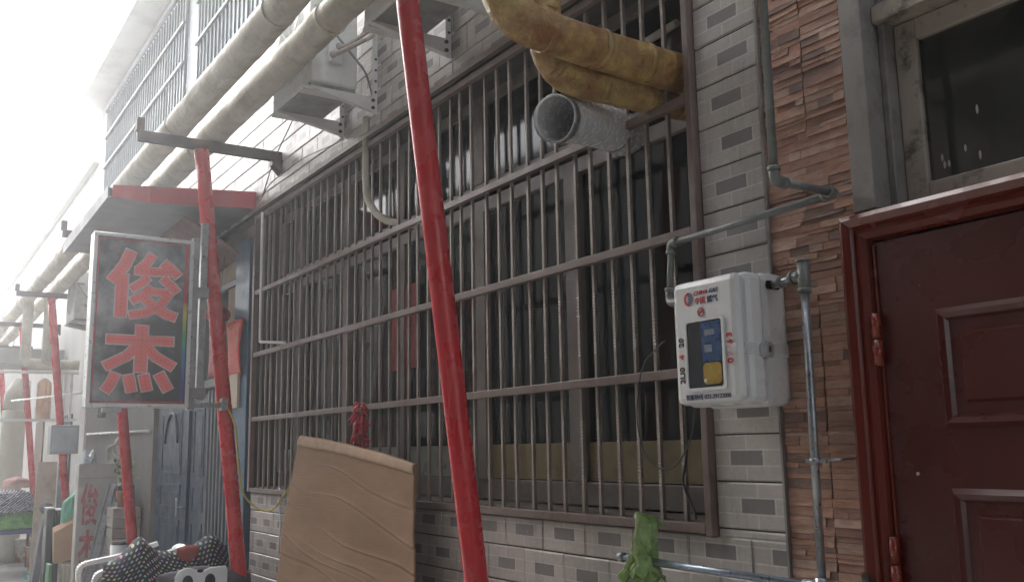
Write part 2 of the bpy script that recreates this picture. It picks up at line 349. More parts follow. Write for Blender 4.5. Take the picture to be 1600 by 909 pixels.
# ------------------------------------------------------------------ tiled house
house = thing('tiled_house', 'long two-storey house faced in grey brick-pattern tiles behind the barred window', 'house', (-6, 0, 0))
X0, X1, Z0, Z1 = -6.18, -2.02, 1.30, 3.16
g = MB()
g.box(-6.20, -1.752, 0, 0.24, 0.0, Z0)
g.box(X1, -1.752, 0, 0.24, Z0, Z1)
g.box(-12.6, -1.752, 0, 0.24, Z1, 4.34)
g.box(-6.20, X0, 0, 0.24, Z0, Z1)
part('tiled_wall', g, mat('grey_mortar', (.075, .07, .068), .95, 0, .3, 12), house)
def tiles(areas):
    g = MB(); rr = random.Random(11)
    for xa, xb, za, zb, pil in areas:
        k = math.floor((za - .016) / .13)
        while .016 + .13 * k < zb:
            r0 = max(za, .016 + .13 * k); r1 = min(zb, .016 + .13 * (k + 1)); par = (k + 100) % 2
            sh = (par * .13 - .10) if pil else par * .5
            i = math.floor((xa + 102.005) / .25 + sh)
            while True:
                x0 = (i - sh) * .25 - 102.005; x1 = x0 + .25; i += 1
                if x0 >= xb: break
                a = max(x0, xa); b = min(x1, xb)
                if pil: a, b = xa, xb
                if b - a < .012 or r1 - r0 < .012:
                    if pil: break
                    continue
                e = .0022; ex_ = .0007; c = .0045; cx2 = .0025; d = .007 + rr.uniform(-.0012, .0012); tx = rr.uniform(-.0008, .0008); tz = rr.uniform(-.0008, .0008)
                P = [(a + ex_, 0, r0 + e), (b - ex_, 0, r0 + e), (b - ex_, 0, r1 - e), (a + ex_, 0, r1 - e)]
                Q = [(a + cx2, -d - tx - tz, r0 + e + c), (b - cx2, -d + tx - tz, r0 + e + c), (b - cx2, -d + tx + tz, r1 - e - c), (a + cx2, -d - tx + tz, r1 - e - c)]
                H = [(p[0], -.0035, p[2]) for p in P]
                A = [g.bm.verts.new(p) for p in P]; B = [g.bm.verts.new(p) for p in H]; Cq = [g.bm.verts.new(p) for p in Q]
                for U, V in ((A, B), (B, Cq)):
                    for q in range(4): g.bm.faces.new((U[q], U[(q + 1) % 4], V[(q + 1) % 4], V[q]))
                g.bm.faces.new(Cq)
                if pil: break
            k += 1
    return g
part('tile_cladding', tiles([(-6.20, -1.757, .1, 1.294, 0), (-2.000, -1.757, 1.29, 3.17, 1), (-12.6, -1.757, 3.178, 4.338, 0)]), TILE, house)
g = MB(); g.box(-12.6, -9.05, 0, 0.24, 0.0, Z1); part('grey_wall', g, mat('dark_grey_render', (.15, .145, .14), .8, 0, .15, 2), house)
# window reveal sill and dark room behind it
g = MB(); g.box(X0, X1, 0.01, 0.23, Z0 - 0.004, Z0 + 0.03); part('sill', g, WINF, house)
g = MB()
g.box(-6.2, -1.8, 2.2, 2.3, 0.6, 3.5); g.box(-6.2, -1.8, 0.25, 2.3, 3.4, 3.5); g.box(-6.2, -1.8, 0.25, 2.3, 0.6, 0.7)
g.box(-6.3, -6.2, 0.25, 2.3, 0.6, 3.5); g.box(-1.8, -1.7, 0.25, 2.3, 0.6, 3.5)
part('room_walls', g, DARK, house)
# sliding windows
fx = [-2.05, -2.88, -3.57, -4.36, -5.08, -5.86, -6.17]
wf = MB(); yw = 0.17
wf.box(-6.17, -2.03, yw, yw + .05, 1.335, 1.42)
wf.box(-6.17, -2.03, yw, yw + .05, 2.60, 2.66)
wf.box(-6.17, -2.03, yw - .01, yw + .05, 2.70, 2.73)
wf.box(-6.17, -2.03, yw, yw + .05, 3.10, 3.15)
for i, x in enumerate(fx):
    w = 0.05 if i in (0, 6) else 0.085
    wf.box(x - w / 2, x + w / 2, yw - .012, yw + .055, 1.421, 2.599)
    wf.box(x - w / 2, x + w / 2, yw - .012, yw + .055, 2.731, 3.099)
win = part('sliding_window', wf, WINF, house, bev=0.004)
for a, b in zip(fx, fx[1:]):
    for z0, z1 in ((1.421, 2.599), (2.731, 3.099)):
        g = MB(); g.box(b + .04, a - .04, yw + .020, yw + .026, z0, z1); part('pane', g, GLASS, win)
    g = MB(); g.box(b + .045, a - .045, yw + .012, yw + .016, 1.424, 1.565); part('frosted_strip', g, FROST2 if a > -2.9 else FROST, win)
# things in the dark room
cu = MB()
cu.grid(30, 8, lambda u, v: (-3.27 + .20 * u, .36 + .02 * math.sin(u * 22), 1.45 + 1.15 * v))
single('curtain', 'pale green curtain strip hanging behind the middle window pane', 'curtain', cu, mat('curtain', (0.30, 0.34, 0.29), 0.9, 0, .1, 6), solid=.004)
g = MB(); g.box(-4.52, -4.20, yw - .006, yw - .002, 1.95, 2.38)
single('red_poster', 'faded red paper poster stuck behind the bars left of the main red pole', 'poster', g, mat('dim_red_paper', (0.20, 0.02, 0.02), .7, 0, .3, 9, dirt=(.07, .02, .02), dscale=6))

# second storey
g = MB()
for a, b, c, d in ((-12.6, -1.752, 4.36, 4.62), (-12.6, -1.752, 5.72, 5.90), (-12.6, -12.0, 4.62, 5.72), (-8.22, -7.85, 4.62, 5.72), (-6.0, -5.5, 4.62, 5.72), (-3.6, -1.752, 4.62, 5.72)):
    g.box(a, b, -0.02, 0.22, c, d)
part('upper_wall', g, UPW, house)
for a, b in ((-12.0, -8.22), (-7.85, -6.0), (-5.5, -3.6)):
    f = MB(); n = max(2, round((b - a) / .8))
    for k in range(n + 1):
        x = a + (b - a) * k / n; f.box(x - .03, x + .03, 0.10, .15, 4.66, 5.68)
    f.box(a, b, 0.10, .15, 4.62, 4.66); f.box(a, b, .10, .15, 5.68, 5.72)
    o = part('upper_window', f, ACW, house)
    g = MB(); g.box(a, b, .12, .125, 4.66, 5.68); part('pane', g, mat('bright_pane', (.62, .68, .70), .25, 0, .1, 2), o)
g = MB(); g.box(-12.9, -1.5, -0.30, 3.0, 5.905, 6.05); part('roof_slab', g, UPW, house)
g = MB(); g.box(-12.6, -1.752, 2.4, 2.6, 3.5, 5.90); part('back_wall', g, PLAST, house)
g = MB(); g.box(-12.6, -12.4, .24, 2.4, 0, 5.9); part('end_wall', g, PLAST, house)

UGR = mat('grey_grille_paint', (.20, .22, .23), .5, .2, .15, 6)
def upper_grille(a, b, label):
    t = thing('upper_window_grille', label, 'window grille', ((a + b) / 2, -.05, 4.6), 'upstairs window grilles')
    g = MB()
    for z in (4.60, 4.98, 5.36, 5.70): g.box(a, b, -.075, -.055, z - .014, z + .014)
    g.box(a, a + .03, -.054, -.024, 4.588, 5.712); g.box(b - .03, b, -.054, -.024, 4.588, 5.712)
    part('frame', g, UGR, t)
    n = int((b - a) / .105)
    for k in range(1, n):
        x = a + (b - a) * k / n; q = MB(); q.box(x - .008, x + .008, -.053, -.037, 4.60, 5.70); part('bar', q, UGR, t)
upper_grille(-12.0, -8.25, 'longer white upstairs window grille nearest the eaves end')
upper_grille(-7.82, -6.02, 'shorter white upstairs window grille beyond the two pale pipes')

# shop front of the house: blue door, sheet, post, glazing
g = MB(); g.box(-9.05, -6.20, .08, .24, 2.02, Z1); part('shop_fascia', g, mat('dark_fascia', (.07, .055, .055), .7, 0, .2, 3), house)
def arch_leaf(a, b, z0, z1, y, arch=True):
    L = MB(); L.box(a, b, y, y + .05, z0, z1)
    w = b - a
    rects = ((z1 - .62, z1 - .1), (z0 + .98, z1 - .70), (z0 + .12, z0 + .90))
    for q0, q1 in rects:
        m0 = a + w * .18; m1 = b - w * .18
        for (p0, p1, r0, r1) in ((m0, m1, q0, q0 + .02), (m0, m1, q1 - .02, q1), (m0, m0 + .02, q0 + .0201, q1 - .0201), (m1 - .02, m1, q0 + .0201, q1 - .0201)):
            L.box(p0, p1, y - .006, y - .0005, r0, r1)
        L.box(m0 + .06, m1 - .06, y - .004, y - .0006, q0 + .06, q1 - .06)
    if arch:
        c = (a + b) / 2; L.tube([(c + w * .2 * math.cos(k * PI / 14), y - .008, z1 - .36 + w * .24 * math.sin(k * PI / 14)) for k in range(15)], .011, 6)
    return L
bd = part('blue_door', arch_leaf(-9.0, -7.95, .12, 2.0, .03), BLUE, house, bev=.004)
part('door_leaf', arch_leaf(-7.93, -7.45, .12, 2.0, .05, False), BLUE, bd, bev=.004)
g = MB(); g.tube([(-7.99, -.03, 1.05), (-7.99, -.03, 1.20)], .012, 8).tube([(-7.99, -.03, 1.12), (-7.99, .03, 1.12)], .01, 8); part('handle', g, GALV, bd)
g = MB()
k = 0; x = -7.42; pts = []
while x < -6.62:
    pts += [(x, .05), (x + .03, .05), (x + .045, .02), (x + .075, .02)]; x += .09
poly = pts + [(p[0], p[1] + .006) for p in pts[::-1]]
g.prism(poly, 2, .12, 2.02); part('corrugated_panel', g, SHEET, house)
g = MB(); g.box(-6.58, -6.26, -.035, .08, .12, 3.0); part('door_post', g, BLUEF, house, bev=.006)
g = MB(); g.box(-7.42, -6.60, .0, .03, 2.04, 2.10); g.box(-9.0, -7.43, .0, .03, 2.04, 2.10); g.box(-7.45, -6.6, .02, .04, 2.75, 2.79); part('transom_bar', g, SHEET, house)
g = MB(); g.box(-9.0, -6.62, .04, .05, 2.11, 2.74); part('transom_glass', g, mat('dim_teal_glass', (.02, .03, .036), .9, 0, .2, 3, spec=.1), house)
g = MB(); g.box(-7.4, -6.3, .03, .075, 2.80, 3.12); part('plywood_header', g, WOOD, house)
g = MB(); g.box(-6.95, -6.60, .028, .036, 2.42, 2.74); part('plywood_patch', g, WOOD, house)
g = MB(); g.box(-6.62, -6.40, -.055, -.037, 1.85, 2.08); part('plywood_strip', g, mat('cream_board', (.55, .47, .38), .8, 0, .1, 5), house)

# ------------------------------------------------------------------ stone house with red door
sh = thing('stone_house', 'house front faced in brown split-stone strips around a dark red door', 'house', (-0.5, 0, 0))
g = MB()
g.box(-1.748, -1.47, .02, .24, 0, 4.0)
g.box(-1.47, 2.5, .02, .24, 2.86, 4.0); g.box(-.45, 2.5, .02, .24, 0, 2.86)
part('wall', g, PLAST, sh)
def stone_strips(xa, xb, za, zb):
    g = MB(); cl = g.bm.loops.layers.float_color.new('Col')
    pal = [(.46, .27, .195), (.39, .215, .155), (.50, .33, .25), (.43, .255, .19), (.33, .19, .15), (.25, .165, .14), (.48, .33, .26), (.41, .24, .175), (.48, .30, .22)]
    z = za
    joints = [xa, -1.603, xb]
    while z < zb:
        h = random.choice((.011, .014, .018, .022, .026))
        for j0, j1 in zip(joints, joints[1:]):
            if z < 1.95 or z > 2.35: a0, a1 = j0 + .0015, j1 - .0015
            else:
                a0, a1 = xa, xb
                if j0 != xa: continue
            x = a0
            while x < a1 - .001:
                l = random.uniform(.04, .14); x2 = min(a1, x + l)
                if a1 - x2 < .02: x2 = a1
                d = random.uniform(.0, .007); d2 = d + random.uniform(-.002, .002); d3 = max(0, d + random.uniform(-.003, .002))
                c = random.choice(pal); k = random.uniform(.95, 1.3)
                n0 = len(g.bm.faces)
                e = .0005
                g.hexa([(x + e, -d, z + e), (x2 - e, -d2, z + e), (x2 - e, .019, z + e), (x + e, .019, z + e), (x + e, -max(0, d3), z + h - e), (x2 - e, -max(0, d2 - .003), z + h - e), (x2 - e, .019, z + h - e), (x + e, .019, z + h - e)])
                g.bm.faces.ensure_lookup_table()
                for f in g.bm.faces[n0:]:
                    for lp in f.loops: lp[cl] = (c[0] * k, c[1] * k, c[2] * k, 1)
                x = x2
        z += h
    return g
part('stone_cladding', stone_strips(-1.745, -1.474, 0.0, 3.6), STONE, sh)
g = MB(); g.box(-1.7525, -1.7455, -.014, .02, 0, 3.9); part('corner_trim', g, ALUG, sh)
# transom window above the door
g = MB(); g.box(-1.470, -1.405, -.012, .20, 2.115, 2.86); g.box(-1.404, -1.385, .05, .20, 2.115, 2.86)
part('window_reveal', g, ALUG, sh, bev=.003)
g = MB()
g.box(-1.384, -1.325, .09, .13, 2.118, 2.60); g.box(-1.324, -.46, .09, .13, 2.118, 2.175); g.box(-1.324, -.46, .09, .13, 2.545, 2.60)
g.box(-.52, -.461, .088, .132, 2.176, 2.544)
g.box(-1.404, -.46, .03, .14, 2.602, 2.65)
tw = part('transom_window', g, ALU, sh, bev=.004)
g = MB(); g.box(-1.325, -.52, .105, .111, 2.175, 2.545); part('pane', g, glassy('dusty_glass', (.30, .32, .28), .03, .62, (.16, .165, .135)), tw)
rr = random.Random(4)
for k in range(7):
    g = MB(); zc = 2.19 + .12 * rr.random() * (k % 2) + .02; g.sphere((-1.30 + .13 * rr.random(), .1045, zc), .006, 8, (.6, .12, 1.3 + .8 * rr.random())); part('paint_splash', g, ALU, tw)
g = MB(); g.box(-1.325, -.52, .105, .111, 2.652, 2.86); part('pane', g, GLASS, tw)
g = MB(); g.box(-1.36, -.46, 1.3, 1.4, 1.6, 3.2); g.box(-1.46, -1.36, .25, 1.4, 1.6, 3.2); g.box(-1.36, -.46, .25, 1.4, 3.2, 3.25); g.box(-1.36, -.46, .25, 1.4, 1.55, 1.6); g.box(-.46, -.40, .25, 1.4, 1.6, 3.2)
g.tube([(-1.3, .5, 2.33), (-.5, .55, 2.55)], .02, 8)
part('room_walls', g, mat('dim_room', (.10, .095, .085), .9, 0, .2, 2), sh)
# red door
g = MB()
def jamb(g, pts):   # stepped moulding
    pass
prof = [(.0, -.055), (.012, -.062), (.028, -.052), (.034, -.040), (.048, -.046), (.060, -.034), (.064, -.014), (.064, .06), (0, .06)]
# left jamb, head and right jamb with mitred corners
def frame_ring(g, xl, xr, zt, prof):
    P = []
    for (d, y) in prof:
        P.append([(xl + d, y, 0.0), (xl + d, y, zt - d), (xr - d, y, zt - d), (xr - d, y, 0.0)])
    V = [[g.bm.verts.new(p) for p in row] for row in P]
    n = len(V)
    for i in range(n):
        A, B = V[i], V[(i + 1) % n]
        for k in range(3): g.bm.faces.new((A[k], A[k + 1], B[k + 1], B[k]))
frame_ring(g, -1.484, -.44, 2.098, prof)
df = part('door_frame', g, DOORF, sh)
g = MB()
xl, xr, zt, yd = -1.414, -.51, 2.026, -.018
g.box(xl, xr, yd, yd + .05, .02, zt)
for (pz0, pz1) in ((1.575, 1.845), (.95, 1.445), (.20, .86)):
    for (pa, pb) in ((-1.268, -.98), (-.92, -.655)):
        ring = [(0, 0), (.012, -.012), (.024, -.008), (.034, .006), (.05, .006), (.062, -.006), (.07, -.006)]
        rows = []
        for d, y in ring:
            rows.append([g.bm.verts.new(p) for p in ((pa + d, yd - .001 + y, pz0 + d), (pb - d, yd - .001 + y, pz0 + d), (pb - d, yd - .001 + y, pz1 - d), (pa + d, yd - .001 + y, pz1 - d))])
        for A, B in zip(rows, rows[1:]):
            for k in range(4): g.bm.faces.new((A[k], A[(k + 1) % 4], B[(k + 1) % 4], B[k]))
        g.bm.faces.new(rows[-1])
dr = part('door', g, DOORM, sh)
g = MB(); g.bar((-1.4135, -.020, .02), (-1.4135, -.020, 2.02), .006, .006); part('door_edge', g, DOORF, dr)
HINGE = mat('hinge_red', (.24, .032, .016), .28, 0, .15, 20, coat=.3)
for zc in (1.79, 1.27, .45):
    g = MB(); g.tube([(-1.414, -.036, zc - .062), (-1.414, -.036, zc - .002)], .0115, 12); g.tube([(-1.414, -.036, zc + .002), (-1.414, -.036, zc + .062)], .0105, 12)
    g.tube([(-1.414, -.036, zc - .022), (-1.414, -.036, zc - .018)], .0125, 12)
    part('hinge', g, HINGE, dr)
PST = mat('pale_stud', (.45, .40, .30), .5)
g = MB(); g.sphere((-1.345, -.021, 1.475), .0045, 8); part('stud', g, PST, dr)
g = MB(); g.sphere((-1.30, -.020, 1.905), .002, 6); part('stud', g, PST, dr)

# ------------------------------------------------------------------ window grille
gr = thing('window_grille', 'big brown steel grille of twisted bars across the tiled ground-floor window', 'window grille', (-4.1, -.03, 1.3))
g = MB()
for z in (1.312, 1.762, 2.182, 2.598): g.box(-6.160, -2.030, -.030, -.004, z - .014, z + .014)
part('rails', g, BROWN, gr, bev=.002)
g = MB(); g.box(-6.20, -6.162, -.034, -.001, 1.30, 3.13); g.box(-2.028, -2.002, -.032, .03, 1.29, 3.16); g.box(-6.16, -2.030, -.03, -.004, 3.10, 3.13)
part('frame', g, BROWN, gr, bev=.003)
g = MB(); g.box(-6.25, -1.99, -.045, -.002, 3.164, 3.172); g.box(-6.25, -1.99, -.049, -.046, 3.145, 3.172); part('drip_ledge', g, mat('ledge_brown', (.20, .17, .15), .45, .2, .15, 9, dirt=(.32, .22, .15), dscale=5), gr)
def twisted_bar():
    g = MB(); segs = []
    zs = [1.30, 1.762, 2.182, 2.598, 3.10]
    zz = [(1.30, 0.0, 1.0)]
    for a, b in zip(zs, zs[1:]):
        L = b - a
        for c in (.34, .64):
            z0 = a + L * c - .045; z1 = a + L * c + .045; n = 32
            zz.append((z0 - .001, 0, 1.0))
            for k in range(n + 1):
                zz.append((z0 + (z1 - z0) * k / n, 0.0, 1.06 if k % 4 < 2 else .90))
            zz.append((z1 + .001, 0, 1.0))
    zz.append((3.10, 0, 1.0)); rows = []
    for z, a, s in zz:
        r = .0063 * s * 1.414
        rows.append([g.bm.verts.new((r * math.cos(a + PI / 4 + k * PI / 2), r * math.sin(a + PI / 4 + k * PI / 2), z)) for k in range(4)])
    for A, B in zip(rows, rows[1:]):
        for k in range(4): g.bm.faces.new((A[k], A[(k + 1) % 4], B[(k + 1) % 4], B[k]))
    return g
b0 = None; nb = 40
for k in range(nb):
    x = -2.136 - k * .1015
    if b0 is None:
        b0 = link_mesh('bar', twisted_bar(), BARM); b0.parent = gr; o = b0
    else:
        o = b0.copy(); COL.objects.link(o); o.parent = gr
    o.location = Vector((x + random.uniform(-.004, .004), .005, 0)) - gr.location
    o.rotation_euler = (random.uniform(-.001, .001), random.uniform(-.003, .003), random.choice((0, PI / 2)))

# ------------------------------------------------------------------ red poles, beams, heating pipes
def pole_mesh(g, base, top, r=.044):
    g.tube(dense([base, top], .25), r, 20)
POLES = [(-3.0, 'red leaning pole in front of the barred window, the nearest and thickest', 0, .0),
         (-5.77, 'red leaning pole beside the hanging shop sign, wrapped by a yellow wire', .0, .0),
         (-8.75, 'red leaning pole seen below the shop sign, left of the blue door', 0, .0),
         (-12.3, 'faded red pole in front of the grey meter cabinet, right of the tile board', 0, .0),
         (-15.3, 'faded red pole just right of the spotted quilt pile', 0, .0),
         (-18.6, 'faded red pole standing behind the spotted quilt pile at the left edge', 0, .0)]
for i, (x, lab, dy, _) in enumerate(POLES):
    t = thing('red_pole', lab, 'pole', (x, -.10, 0), 'red poles carrying the pipe beams')
    yt = -.505
    if i == 0: a, b = (x, .0 - .075, 0.0), (x, -.515, 3.43)
    else: a, b = (x + .0, -.10, 0.0), (x, -.512, 3.40)
    g = MB(); pole_mesh(g, a, b); part('tube', g, RED, t)
    g = MB(); g.box(x - .07, x + .07, a[1] - .07, a[1] + .07, .001, .012); part('base_plate', g, STEEL, t)
labs = ['rusty steel beam across the wall above the main red pole', 'rusty steel beam over the shop sign pole with upturned end', 'rusty steel beam under the pipes above the third red pole',
        'steel beam under the pipes above the grey meter cabinet pole', 'thin far beam under the pipes above the fifth red pole', 'farthest beam under the pipes at the left edge']
for i, (x, lab, _, _) in enumerate(POLES):
    t = thing('pipe_beam', labs[i], 'beam', (x, -.45, 3.4), 'steel beams under the heating pipes')
    g = MB()
    g.box(x - .025, x + .025, -.885, -.0, 3.455, 3.461); g.box(x - .025, x - .019, -.885, -.0, 3.402, 3.4545); 
    g.box(x + .019, x + .025, -.885, -.0, 3.402, 3.4545)
    part('channel', g, STEEL, t)
    g = MB(); g.box(x - .026, x + .026, -.90, -.855, 3.462, 3.54); part('end_stop', g, STEEL, t)
    g = MB(); g.hexa([(x - .03, -.07, 3.401), (x + .03, -.07, 3.401), (x + .03, -.0, 3.401), (x - .03, -.0, 3.401), (x - .03, -.07, 3.37), (x + .03, -.07, 3.37), (x + .03, -.0, 3.30), (x - .03, -.0, 3.30)]); part('wall_bracket', g, STEEL, t)
def wrapf(seed, amp=.06, lump=.10):
    def f(t, a, p):
        s = Vector((p.x * 5 + seed, math.cos(a) * 1.2 + p.z * 3, math.sin(a) * 1.2 + p.y * 3))
        q = noise.noise(s) * lump + noise.noise(s * 3.1) * amp
        return 1 + q
    return f
AY, AZ, BY, BZ = -.647, 3.55, -.42, 3.54
TORN = mat('torn_tape', (.66, .65, .58), .6, 0, .1, 9)
def long_pipe(y, z, xe, seed, label):
    t = thing('heating_pipe', label, 'pipe', (-9, y, z), 'wrapped heating pipes')
    pts = dense(arc([(-34, y, z), (xe, y, z), (xe, y, z - .30)], .16, 8), .045)
    g = MB(); g.tube(pts, .077, 20, rf=wrapf(seed)); part('insulated_pipe', g, WRAP, t)
    rr = random.Random(seed)
    for k in range(34):
        g = MB()
        x = -24 + k * .66 + rr.uniform(-.2, .2)
        a = rr.uniform(.3, 1.9); L = rr.uniform(.05, .12)
        p = Vector((x, y + math.cos(a) * .083, z + math.sin(a) * .083)); o = Vector((0, math.cos(a), math.sin(a)))
        v = [g.bm.verts.new(q) for q in (p + Vector((-.05, 0, 0)), p + Vector((.06, 0, 0)), p + o * L * .5 + Vector((.03, 0, .01)), p + o * L * .28 + Vector((-.04, 0, -.02)))]
        g.bm.faces.new(v)
        part('loose_tape', g, TORN, t, solid=.0015)
        if k % 3 == 0:
            g = MB(); g.tube([(x + .15 + .006 * kk, y, z) for kk in (0, 1, 2, 3)], .083, 18); part('tape_band', g, WRAP, t)
    return t
long_pipe(AY, AZ, -2.2, 3.0, 'pale wrapped heating pipe running overhead, the outer one of the pair')
long_pipe(BY, BZ, -2.3, 9.0, 'pale wrapped heating pipe running overhead, the inner one nearer the wall')
def yellow(label, y, x, zt, zb, xe, ze, r, seed):
    t = thing('yellow_pipe', label, 'pipe', (x, y, zb), 'yellow wrapped pipes entering the window')
    pts = dense(arc([(x, y, zt), (x, y, zb), (xe, .55, ze)], .14, 9), .022)
    g = MB(); g.tube(pts, r, 40, rf=lambda tt, a, p: wrapf(seed, .07, .15)(tt, a, p) + .035 * abs(noise.noise(Vector((p.x * 22 + a, p.y * 22, p.z * 22 + seed))))); part('insulation', g, YWRAP, t)
    for k in range(7):
        g = MB()
        i = int(len(pts) * (.15 + .11 * k)); p = pts[i]; d = (pts[min(len(pts) - 1, i + 1)] - pts[i - 1]).normalized()
        g.tube([p - d * .012, p, p + d * .012], [r * 1.03, r * 1.06, r * 1.03], 20)
        part('tape_band', g, YWRAP, t)
yellow('upper thick yellow wrapped pipe bending into the window bars', -.655, -2.10, 3.25, 2.735, -2.125, 2.715, .059, 21)
yellow('lower yellow wrapped pipe bending into the window bars above the foil duct', -.43, -2.20, 3.25, 2.650, -2.19, 2.66, .047, 35)
g = MB(); g.tube([(-2.62, .12, 2.93), (-2.2, .12, 2.95)], .014, 8); single('white_conduit', 'thin white conduit crossing behind the bars above the yellow pipes', 'conduit', g, WHITEP)

# foil duct
t = thing('foil_duct', 'silver foil vent duct poking out between the bars, open end outward', 'duct', (-2.3, -.2, 2.5))
a = Vector((-2.255, -.36, 2.545)); b = Vector((-2.42, .06, 2.61)); pts = []; rs = []
for k in range(49):
    s = k / 48; p = a.lerp(b, s); p.z += .012 * math.sin(s * PI); pts.append(p); rs.append(.071 + .0022 * math.cos(k * PI) )
g = MB(); g.tube(pts, rs, 40, cap=False, rf=lambda s, an, p: 1 + .018 * noise.noise(Vector((p.y * 60, math.cos(an) * 4, math.sin(an) * 4)))); part('flexible_sleeve', g, FOIL, t, solid=.002)
d = (b - a).normalized()
g = MB(); g.tube([a - d * .004, a + d * .012, a + d * .03], [.074, .0745, .074], 40, cap=False); part('collar', g, GALV, t, solid=.003)
g = MB(); g.tube([a + d * .36, a + d * .365], .069, 32); part('inner_flap', g, mat('dark_flap', (.06, .06, .06), .5, .3), t)

# ------------------------------------------------------------------ air conditioner units on brackets
def ac_unit(x, y, z, label):
    """x,y,z: right bottom corner at wall; body extends -x by .45"""
    t = thing('air_conditioner', label, 'air conditioner', (x, 0, z), 'outdoor air conditioner units on the wall')
    w, dpt, h = .56, .26, .54
    yb, yf = -.10, -.36
    g = MB(); g.box(x - w, x, yf, yb, z + .03, z + .03 + h); part('casing', g, ACW, t, bev=.014)
    g = MB(); g.box(x - w + .01, x - .01, yf + .01, yb - .01, z + .012, z + .0295); 
    part('base_pan', g, ACD, t)
    for q in (x - .07, x - w + .07):
        g = MB(); g.box(q - .03, q + .03, yf - .02, yb + .01, z - .004, z + .0115); part('foot_rail', g, ACW, t)
    g = MB()
    for k in range(14): g.tube([(x - w / 2 + (.03 + .0135 * k) * math.cos(a_ * PI / 12), yf - .006, z + .31 + (.03 + .0135 * k) * math.sin(a_ * PI / 12)) for a_ in range(25)], .0018, 4)
    for k in range(8): g.bar((x - w / 2, yf - .007, z + .31), (x - w / 2 + .21 * math.cos(k * PI / 4), yf - .007, z + .31 + .21 * math.sin(k * PI / 4)), .004, .004)
    part('fan_grille', g, ACW, t)
    g = MB(); g.box(x + .0005, x + .03, yf + .09, yf + .17, z + .14, z + .26); part('valve_cover', g, WHITEP, t, bev=.012)
    g = MB()
    g.tube(arc([(x + .03, yf + .11, z + .18), (x + .09, yf + .12, z + .17), (x + .10, -.06, z + .30), (x + .03, -.03, z + .36)], .04), .013, 10)
    g.tube(arc([(x + .03, yf + .14, z + .23), (x + .08, yf + .16, z + .22), (x + .09, -.07, z + .33), (x + .03, -.02, z + .40)], .04), .010, 10)
    g.sphere((x + .035, yf + .11, z + .18), .02, 10); g.sphere((x + .035, yf + .14, z + .23), .017, 10)
    part('refrigerant_lines', g, mat('lagging', (.42, .38, .34), .6, 0, .2, 20), t)
    g = MB(); g.tube(arc([(x + .006, yf + .03, z + .42), (x + .05, yf + .1, z + .30), (x + .07, -.08, z + .10), (x + .03, -.03, z + .0)], .1), .006, 8); g.bar((x + .001, yf + .02, z + .43), (x + .001, yf + .10, z + .43), .012, .02); part('power_cable', g, mat('grey_cable', (.25, .25, .25), .5), t)
    for q in (x + .02, x - w + .06 + .09):
        g = MB()
        g.hexa([(q - .016, -.395, z - .012), (q + .016, -.395, z - .012), (q + .016, .0, z - .085), (q - .016, .0, z - .085), (q - .016, -.395, z + .004 - .010), (q + .016, -.395, z - .006), (q + .016, .0, z - .006), (q - .016, .0, z - .006)])
        br = part('bracket', g, ACW, t, bev=.002)
        g = MB(); g.box(q + .018, q + .05, -.006, -.0, z - .10, z + .34); g.box(q + .018, q + .022, -.035, -.0065, z - .10, z + .34); part('upright', g, ACW, br)
        g = MB()
        for zz_ in (.02, .08, .14, .20): g.tube([(q + .0225, -.018, z + zz_), (q + .0255, -.018, z + zz_)], .007, 8)
        g.tube([(q + .0165, -.03, z - .025), (q + .0235, -.03, z - .025)], .010, 8); g.tube([(q + .0165, -.03, z - .065), (q + .0235, -.03, z - .065)], .010, 8)
        part('bolt', g, STEEL, br)
    return t
ac = ac_unit(-4.34, 0, 3.36, 'white outdoor air conditioner on wall brackets beside the two pale pipes')
dup(ac, (-3.13, 0, 3.38), 'white air conditioner at the top edge behind the nearest red pole')
dup(ac, (-11.6, 0, 3.05), 'far white air conditioner left of the shop sign under the pipes')
# condensate hose of the AC
g = MB(); g.tube(dense(arc([(-4.385, -.03, 3.27), (-4.39, -.03, 2.98), (-4.36, -.035, 2.82), (-4.20, -.03, 2.68), (-4.05, .04, 2.63), (-3.9, .10, 2.60)], .12), .03), .019, 12, rf=lambda s, a, p: 1 + .05 * math.sin(p.z * 160)); single('drain_hose', 'pale wrapped hose drooping from the air conditioner over the bars', 'hose', g, WRAP)

# ------------------------------------------------------------------ hanging shop sign
sx, yl, yr, zb, zt = -5.67, -1.10, -.575, 1.828, 2.785
t = thing('shop_sign', 'black framed light-box shop sign with two large red characters', 'sign', (sx, -.84, zb))
g = MB(); g.box(sx - .10, sx, yl, yr, zb, zt); part('sign_panel', g, mat('sign_face', (.075, .078, .088), .20, 0, .12, 3, dirt=(.52, .55, .57), dscale=2.0, dlo=.44, dhi=.66), t)  # pale patches in the face colour imitate silvery glare
g = MB(); f = .014
for (a, b, c, d) in ((yl - f, yr + f, zb - f, zb + .006), (yl - f, yr + f, zt - .006, zt + f), (yl - f, yl + .006, zb + .0065, zt - .0065), (yr - .006, yr + f, zb + .0065, zt - .0065)):
    g.box(sx - .11, sx + .012, a, b, c, d)
part('frame', g, mat('sign_frame', (.72, .74, .74), .35, .3, .08, 12), t, bev=.002)
